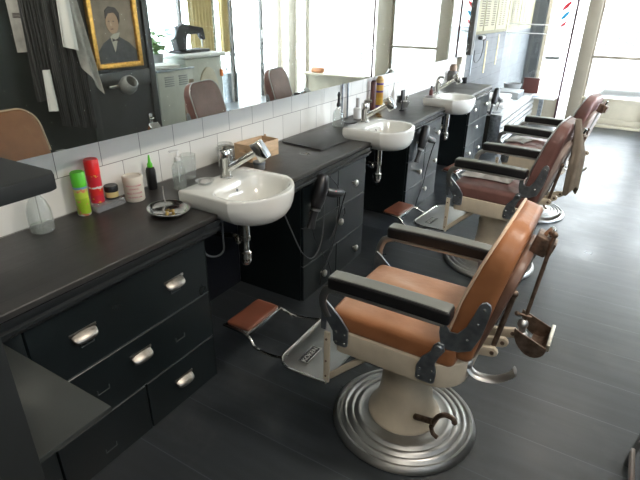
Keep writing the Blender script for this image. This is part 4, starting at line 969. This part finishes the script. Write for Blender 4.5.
# window sign
sg = thing('barber_sign', 'red and blue barber stripes with small lettering on the front window', 'window sign', (.79, YF-.012, 0))
for z, m_, sc_ in ((1.605, 'dred', 1.15), (1.480, 'dblue', 1.05), (1.365, 'dred', .75), (1.735, 'dblue', 1.15), (1.86, 'dred', 1.15)):
    mb = MB(); pts_ = []
    for k in range(20):
        a = 2*PI*k/20; x_ = .064*sc_*math.cos(a); z_ = .022*sc_*math.sin(a); c_, s_ = math.cos(.85), math.sin(.85)
        pts_.append((x_*c_-z_*s_, z+x_*s_+z_*c_))
    mb.prism(pts_, (0, .002), plane='xz'); obj('stripe', mb, m_, sg)
text('BARBER', .045, 'ink', T(0, -.001, 1.285) @ RX(PI/2), sg, 'lettering'); text('SHOP', .05, 'ink', T(0, -.001, 1.235) @ RX(PI/2), sg, 'lettering')
# ================================================================== RIGHT SIDE, SEEN IN THE MIRROR
def V3(X, Y, z): x, y = vr(X, Y); return (x, y, z)
# portrait
pf = thing('framed_portrait', 'gilt-framed portrait of a man in a dark suit on the charcoal door', 'painting', (PX-.02, 0, 0))
ya, yb, za, zb = vr(-2.5, 3.07)[1]+.0, vr(-2.5, 3.63)[1], .985, 1.63
fw = .05
for nm, a, b in (('frame_side', (ya, za), (ya+fw, zb)), ('frame_side', (yb-fw, za), (yb, zb)), ('frame_bottom', (ya, za), (yb, za+fw)), ('frame_top', (ya, zb-fw), (yb, zb))):
    o = obj(nm, MB().box((-.045, a[0], a[1]), (0, b[0], b[1]), .010, 3), 'gold', pf)
obj('canvas', MB().box((-.018, ya+fw-.005, za+fw-.005), (-.012, yb-fw+.005, zb-fw+.005)), 'pbg', pf)
yc = (ya+yb)/2+.0; 
def flat(name, pts, m, d=.002): return obj(name, MB().prism(pts, (-.0185-d, -.018), plane='yz'), m, pf)
KS = 1.22
def flat(name, pts, m, d=.002):
    return obj(name, MB().prism([(max(ya+fw, min(yb-fw, yc+(p[0]-yc)*KS)), max(za+fw-.003, min(zb-fw, za+.03+(p[1]-za-.03)*KS))) for p in pts], (-.0185-d, -.018), plane='yz'), m, pf)
flat('suit', [(yc-.20, za+.045), (yc-.19, za+.12), (yc-.12, za+.19), (yc-.04, za+.235), (yc+.03, za+.235), (yc+.12, za+.19), (yc+.19, za+.13), (yc+.20, za+.045)], 'suit')
flat('shirt', [(yc-.022, za+.12), (yc-.050, za+.235), (yc-.02, za+.255), (yc+.045, za+.265), (yc+.01, za+.20)], 'pshirt', .003)
flat('bow_tie', [(yc-.035, za+.20), (yc-.035, za+.225), (yc-.005, za+.213), (yc+.025, za+.226), (yc+.025, za+.200), (yc-.005, za+.208)], 'hair', .004)
flat('head', [(yc-.015+.058*math.cos(a), za+.335+.078*math.sin(a)) for a in [2*PI*k/24 for k in range(24)]], 'skin', .0035)
flat('hair', [(yc-.072, za+.36), (yc-.068, za+.42), (yc-.03, za+.448), (yc+.03, za+.44), (yc+.062, za+.40), (yc+.058, za+.345), (yc+.044, za+.325), (yc+.040, za+.375), (yc+.01, za+.405), (yc-.04, za+.40), (yc-.065, za+.37)], 'hair', .0045)
for dy in (-.045, -.002): flat('eye', [(yc+dy-.010, za+.345), (yc+dy, za+.349), (yc+dy+.010, za+.345), (yc+dy, za+.341)], 'hair', .0045)
flat('nose', [(yc-.028, za+.345), (yc-.038, za+.315), (yc-.020, za+.313)], 'tanw', .0045); flat('mouth', [(yc-.040, za+.292), (yc-.010, za+.294), (yc-.012, za+.287), (yc-.036, za+.287)], 'maroon', .0045)
# cup holder on the door
hx, hy = PX-.02, vr(-2.5, 3.37)[1]
chd = thing('wall_cup_holder', 'dark metal cup in a wall holder below the gilt portrait', 'cup holder', (hx, hy-.05, .79))
obj('cup', MB().lathe([(0, 0), (.045, 0), (.068, .03), (.074, .08), (.060, .125), (.048, .13), (.046, .122), (.060, .08), (.04, .01), (0, .008)], 36, T(-.07, 0, .0) @ RY(-.95) @ Matrix.Scale(1.15, 4), close=False), 'grey', chd, 60)
obj('holder_bar', MB().box((-.05, -.15, .015), (-.0, .15, .045), .012, 3), 'chrome', chd)
obj('saucer', MB().lathe([(0, -.01), (.05, -.01), (.065, .0), (.05, -.004), (0, -.004)], 28, T(-.085, .02, -.0), close=False), 'steel', chd)
# towels on a rail
rk = thing('coat_rail', 'dark rail fixed to the wall holding the hanging towels', 'rail', (PX-.10, 2.72, 1.98))
obj('rail_bar', MB().cyl((0, -.45, 0), (0, .26, 0), .012), 'dsteel', rk)
for y in (-.4, .22): obj('rail_arm', MB().cyl((0, y, 0), (.098, y, 0), .008), 'dsteel', rk)
def hang(y0, y1, ztop, zl, zr, x0, fold, ph, nu=40):
    def f(u, v):
        zz = ztop-(ztop-(zl+(zr-zl)*u))*v
        sp = .75+.25*v
        return (x0+.020*math.sin(u*fold+ph)*(.3+.7*v), (y0+y1)/2+(u-.5)*(y1-y0)*sp, zz)
    return f
tag(obj('hanging_towel', MB().sheet(hang(2.46, 2.66, 1.99, .80, .84, PX-.14, 40, 0), 50, 20, .006), 'stripe', ang=60), 'dark pinstriped apron hanging farther left on the rail', 'apron')
tag(obj('hanging_towel', MB().sheet(hang(2.62, 2.96, 1.99, .58, .50, PX-.17, 24, 2), 50, 20, .006), 'stripe', ang=60), 'dark pinstriped apron behind the white towel', 'apron')
def wt_(u, v):
    x, y, z = hang(2.80, 2.97, 1.99, 1.05, .80, PX-.21, 9, 1)(u, v); return (x, y+.16*(v-.5), z)
tag(obj('hanging_towel', MB().sheet(wt_, 30, 16, .006), 'clothg', ang=60), 'long white towel hanging beside the gilt portrait', 'towel')
tag(obj('hanging_towel', MB().sheet(hang(2.73, 2.86, 1.72, 1.22, 1.18, PX-.235, 6, 1), 20, 10, .006), 'clothw', ang=60), 'short white towel hanging left of the long white one', 'towel')
tag(obj('hanging_towel', MB().sheet(hang(2.52, 2.60, 1.05, .72, .72, PX-.185, 6, 1), 14, 10, .006), 'clothw', ang=60), 'narrow white cloth low among the striped aprons', 'cloth')
nt_ = thing('wall_notice', 'narrow white paper notice on the dark wall left of the aprons', 'notice', (PX-.004, vr(-2.5, 2.47)[1], 1.18))
obj('notice_sheet', MB().box((0, -.07, 0), (.003, .07, .62)), 'clothg', nt_)
for k in range(4): obj('notice_print', MB().box((-.001, -.045, .255+.010*k), (0, .045-.01*(k % 2), .2605+.010*k)), 'ink', nt_)

# till counter and things
ux, uy = vr(-3.3, 5.1); 
tc_ = thing('till_counter', 'pale grey block counter with rounded end by the side window', 'counter', (0, 0, 0))
obj('counter_body', MB().box((3.62, 5.12, 0), (4.18, 5.86, .90), .02, 3), 'beigec', tc_); obj('counter_top', MB().box((3.58, 5.08, .90), (4.20, 5.92, .95), .02, 3), 'white', tc_)
obj('arch_panel', MB().prism([(5.32+.22*(1-math.cos(a)), .35+.42*math.sin(a)) for a in [PI*k/14 for k in range(15)]], (3.605, 3.62), .003, plane='yz'), 'facade', tc_)
obj('orange_tag', MB().box((3.60, 5.80, .62), (3.62, 5.85, .72), .004), 'orange', tc_)
vc = thing('vented_cabinet', 'pale metal cabinet with louvred vents beside the till counter', 'cabinet', (0, 0, 0))
obj('cabinet_body', MB().box((3.45, 4.45, 0), (4.0, 5.06, .80), .006), 'beigec', vc)
for r_i in range(5):
    for yy in (4.56, 4.80): obj('vent_slot', MB().box((3.440, yy, .62+.026*r_i), (3.452, yy+.15, .632+.026*r_i), .002), 'grey', vc)
obj('cabinet_top', MB().box((3.43, 4.43, .80), (4.02, 5.08, .825), .005), 'dsteel', vc)
for k, (zz, a) in enumerate(((.826, .1), (.841, -.15), (.856, .3))):
    tag(obj('paper_stack', MB().box((-.16, -.20, 0), (.16, .20, .013), .002, mx=RZ(a)), 'paper', loc=(3.62, 4.66, zz)), ('lowest', 'middle', 'topmost')[k]+' stack of papers on the vented metal cabinet', 'papers')
# vintage machine
vm = thing('sewing_machine', 'old black cast-iron machine with a long arm on the till counter', 'machine', (3.88, 5.50, .951), math.radians(88))
vm.scale = (1.25, 1.25, 1.25)
obj('machine_bed', MB().box((-.24, -.09, 0), (.24, .09, .03), .006), 'cast', vm)
obj('machine_column', MB().prism([(-.22, .03), (-.10, .03), (-.08, .12), (-.05, .24), (-.20, .26), (-.25, .15)], (-.05, .05), .012, 3, plane='xz'), 'cast', vm)
obj('machine_arm', MB().prism([(-.20, .26), (-.06, .18), (.16, .19), (.22, .12), (.25, .13), (.22, .25), (.05, .27), (-.10, .30)], (-.035, .035), .010, 3, plane='xz'), 'cast', vm)
obj('hand_wheel', MB().lathe([(.03, -.01), (.075, -.01), (.08, 0), (.075, .01), (.03, .01)], 30, T(-.27, 0, .22) @ RY(PI/2)), 'dsteel', vm)
obj('needle_bar', MB().cyl((.22, 0, .04), (.22, 0, .14), .008), 'steel', vm)
# plants
def plant(label, x, y, z, h, seed, n=46):
    r = thing('potted_plant', label, 'plant', (x, y, z))
    obj('pot', MB().lathe(shell_prof([(.06, 0), (.085, .13), (.09, .14)], .006), 24, close=False), 'pot', r)
    rnd = random.Random(seed); st_ = MB(); lf = MB()
    for k in range(n):
        a = rnd.uniform(0, 2*PI); R = rnd.uniform(.03, .2)*h*2; zt = rnd.uniform(.35, 1)*h+.1
        p = Vector((R*math.cos(a), R*math.sin(a), zt)); st_.tube([(0, 0, .1), (p.x*.3, p.y*.3, zt*.6), tuple(p)], .002, 5, sm=2)
        t = bmesh.new(); L = rnd.uniform(.09, .15); w = L*.35
        vs = [t.verts.new(c_) for c_ in ((0, 0, 0), (L*.5, w, .006), (L, 0, -.01), (L*.5, -w, .006), (L*.5, 0, -.004))]
        t.faces.new((vs[0], vs[1], vs[4])); t.faces.new((vs[1], vs[2], vs[4])); t.faces.new((vs[2], vs[3], vs[4])); t.faces.new((vs[3], vs[0], vs[4]))
        lf._add(t, T(*p) @ RZ(a+rnd.uniform(-.8, .8)) @ RY(rnd.uniform(-.5, .6)))
    obj('stems', st_, 'leaf', r); obj('leaves', lf, 'leaf', r); return r
plant('leafy potted plant on the vented cabinet by the side window', 3.88, 4.88, .826, .33, 4, 70)
# curtain, blackboard
def curt(y0, y1, x):
    return lambda u, v: (x+.03*math.sin(u*44), y0+(y1-y0)*u, 2.60-1.75*v)
tag(obj('window_curtain', MB().sheet(curt(6.02, 6.52, XR-.07), 60, 6, .006), 'curtain', ang=60), 'mustard curtain hanging at the side window', 'curtain')
tag(obj('window_curtain', MB().sheet(curt(6.72, 6.90, XR-.07), 30, 6, .006), 'curtain', ang=60), 'narrow mustard curtain beside the chalkboard', 'curtain')
bb = thing('chalkboard', 'tall chalkboard with chalk writing beyond the side window', 'chalkboard', (0, 0, 0))
obj('board', MB().box((XR+.25, 6.68, 0.45), (XR+.29, 6.98, 2.2), .004), 'chalk', bb)
rnd = random.Random(5); mb = MB(); z = .9
while z < 2.1:
    y = 6.71
    while y < 6.94:
        w = rnd.uniform(.02, .05); mb.box((XR+.247, y, z), (XR+.25, y+w, z+.018)); y += w+.02
    z += .06
obj('chalk_writing', mb, 'paper', bb)
for y in (6.70, 6.93): obj('leg', MB().box((XR+.25, y, -.05), (XR+.29, y+.03, .45)), 'chalk', bb)

# outside: pavement, tables, bin, car, buildings
struct('trim_30', MB().box((-4, 11.2, -.25), (9, 30, -.18)).box((-4, YF+.06, -.12), (9, 11.2, -.05)).box((XR+.1, 3.0, -.12), (9, YF+.06, -.05)), 'pave')
struct('wall_outside', MB().box((-.14, YF+.10, -.05), (-.01, 10.6, 1.25)), 'plankd')
struct('wall_outside_upper', MB().box((-.14, YF+.10, 1.25), (-.01, 10.6, 3.2)), 'posterd')
struct('trim_31', MB().box((-.14, 10.6, -.05), (.21, 11.0, 3.2)), 'doorg')
struct('trim_32', MB().box((.23, 10.62, -.05), (.29, 10.9, 3.2)), 'beige')
struct('trim_33', MB().box((-.2, YF+.10, 2.62), (XR+.1, 9.7, 2.75)), 'facade')  # unseen canopy slab, put in to shade the outside wall
poster('yellow poster outside the front window with orange print', 8.75, 9.25, 1.29, 2.2, 7, [(.1, .35), (.6, .9)], -.009, 'posterd')
poster('pale yellow poster outside, nearest the dark pillar', 9.4, 10.1, 1.29, 2.2, 9, [(.3, .45), (.65, .8)], -.009, 'posterd')
def cafe_table(label, x, y, h=.78):
    r = thing('cafe_table', label, 'table', (x, y, -.05), 0, 'round white tables on the pavement')
    obj('table_top', MB().lathe([(0, h), (.36, h), (.37, h+.01), (.37, h+.025), (0, h+.028)], 48, close=False), 'white', r)
    obj('pedestal', MB().lathe([(0, 0), (.22, 0), (.22, .012), (.03, .03), (.025, h), (0, h)], 24, close=False), 'steel', r)
    return r
t1 = cafe_table('round white cafe table outside the side window, nearer', 5.0, 7.6); dup(t1, (5.55, 8.9, -.05), 0, 'round white cafe table outside the side window, farther'); dup(t1, (3.3, 9.9, -.05), 0, 'round white cafe table outside the front window')
tag(obj('rubbish_bin', MB().lathe([(0, 0), (.15, 0), (.16, .01), (.17, .5), (.175, .51), (.17, .53), (0, .54)], 32, close=False), 'dsteel', loc=(4.64, 7.22, -.05)), 'dark round bin outside the side window', 'bin')
tag(obj('bread_loaf', MB().cushion((-.13, -.07, 0), (.13, .07, .10), .045, 10), 'tan', ang=70, loc=(3.42, 8.30, .452)), 'brown rolled bundle lying on the front window sill', 'bundle')
car = thing('parked_car', 'white car parked across the street from the door', 'car', (2.42, 13.0, -.18))
prof = [(-2.1, .25), (2.1, .25), (2.15, .6), (2.0, .85), (1.2, .95), (.6, 1.4), (-1.0, 1.45), (-1.7, 1.0), (-2.1, .9), (-2.15, .5)]
obj('car_body', MB().prism(prof, (0, 1.7), .06, 3, plane='xz'), 'carw', car)
obj('side_windows', MB().prism([(1.05, .98), (.52, 1.33), (-.92, 1.37), (-1.4, 1.02)], (-.012, .01), plane='xz'), 'dsteel', car)
for x in (-1.36, 1.36):
    w = obj('wheel', MB().lathe([(.20, 0), (.31, 0), (.335, .03), (.335, .17), (.31, .2), (.20, .2)], 40, T(x, -.02, .335) @ RX(-PI/2), close=False), 'tyre', car)
    mb = MB()
    mb.lathe([(0, .03), (.2, .03), (.2, .05), (0, .05)], 30, T(x, -.02, .335) @ RX(-PI/2), close=False)
    for k in range(7):
        a = 2*PI*k/7; mb.box((.02, -.018, -.0), (.20, .018, .02), mx=T(x, -.02, .335) @ RX(-PI/2) @ RZ(a))
    mb.lathe([(.19, 0), (.205, 0), (.205, .04), (.19, .04)], 30, T(x, -.02, .335) @ RX(-PI/2), close=False); obj('rim', mb, 'grey', w)
fb_ = thing('street_building', 'pale building across the street', 'building', (0, 22, -.05))
obj('building_wall', MB().box((-12, 0, 0), (16, 2, 7)), 'build', fb_)
for k in range(9): obj('building_window', MB().box((-10+2.7*k, -.02, 1.0), (-8.6+2.7*k, .0, 2.6)), 'grey', fb_)

# waiting chair at the right edge
wc = thing('waiting_chair', 'metal-legged chair just at the right edge of the picture', 'chair', (2.318, 1.53, 0))
for x in (-.20, .20):
    for y in (-.20, .20): obj('leg', MB().cyl((x*1.05, y*1.05, 0), (x*.9, y*.9, .43), .011), 'chrome', wc)
obj('seat', MB().cushion((-.21, -.21, .43), (.21, .21, .48), .02, 6), 'maroon', wc); obj('backrest', MB().cushion((.17, -.20, .55), (.21, .20, .85), .018, 6), 'maroon', wc)
for y in (-.18, .18): obj('back_post', MB().cyl((.19, y, .44), (.20, y, .80), .010), 'chrome', wc)
obj('front_rung', MB().box((-.225, -.205, .10), (-.212, .155, .135), .003), 'maroonp', wc)

# added ceiling lamps, out of view, brightening the tiles and seat tops
def lamp(label, x, y, k=1.):
    r = thing('added_ceiling_lamp', label, 'lamp', (x, y, ZC), 0, 'added ceiling lamps')
    obj('added_lamp_base', MB().lathe([(0, 0), (.17, 0), (.17, -.03), (0, -.03)], 36, close=False), 'white', r)
    obj('added_lamp_shade', MB().lathe([(.16, -.03), (.15, -.07), (.10, -.10), (0, -.11)], 36, close=False), 'addedlampg', r)
    ld = bpy.data.lights.new('fill_bulb', 'POINT'); ld.shadow_soft_size = .12; ld.energy = ADDED_LAMP_W*k; ld.color = (1, .92, .82)
    lo = bpy.data.objects.new('fill_bulb_light', ld); COL.objects.link(lo); lo.parent = r; lo.location = (0, 0, -.26)
    return r
lamp('added unseen ceiling lamp at the camera end of the room', 2.3, -.3, .9); lamp('added unseen ceiling lamp brightening the first barber chair', 2.35, 1.6, 2.1); lamp('added unseen ceiling lamp near the farthest barber chair', 1.9, 4.6, .5)
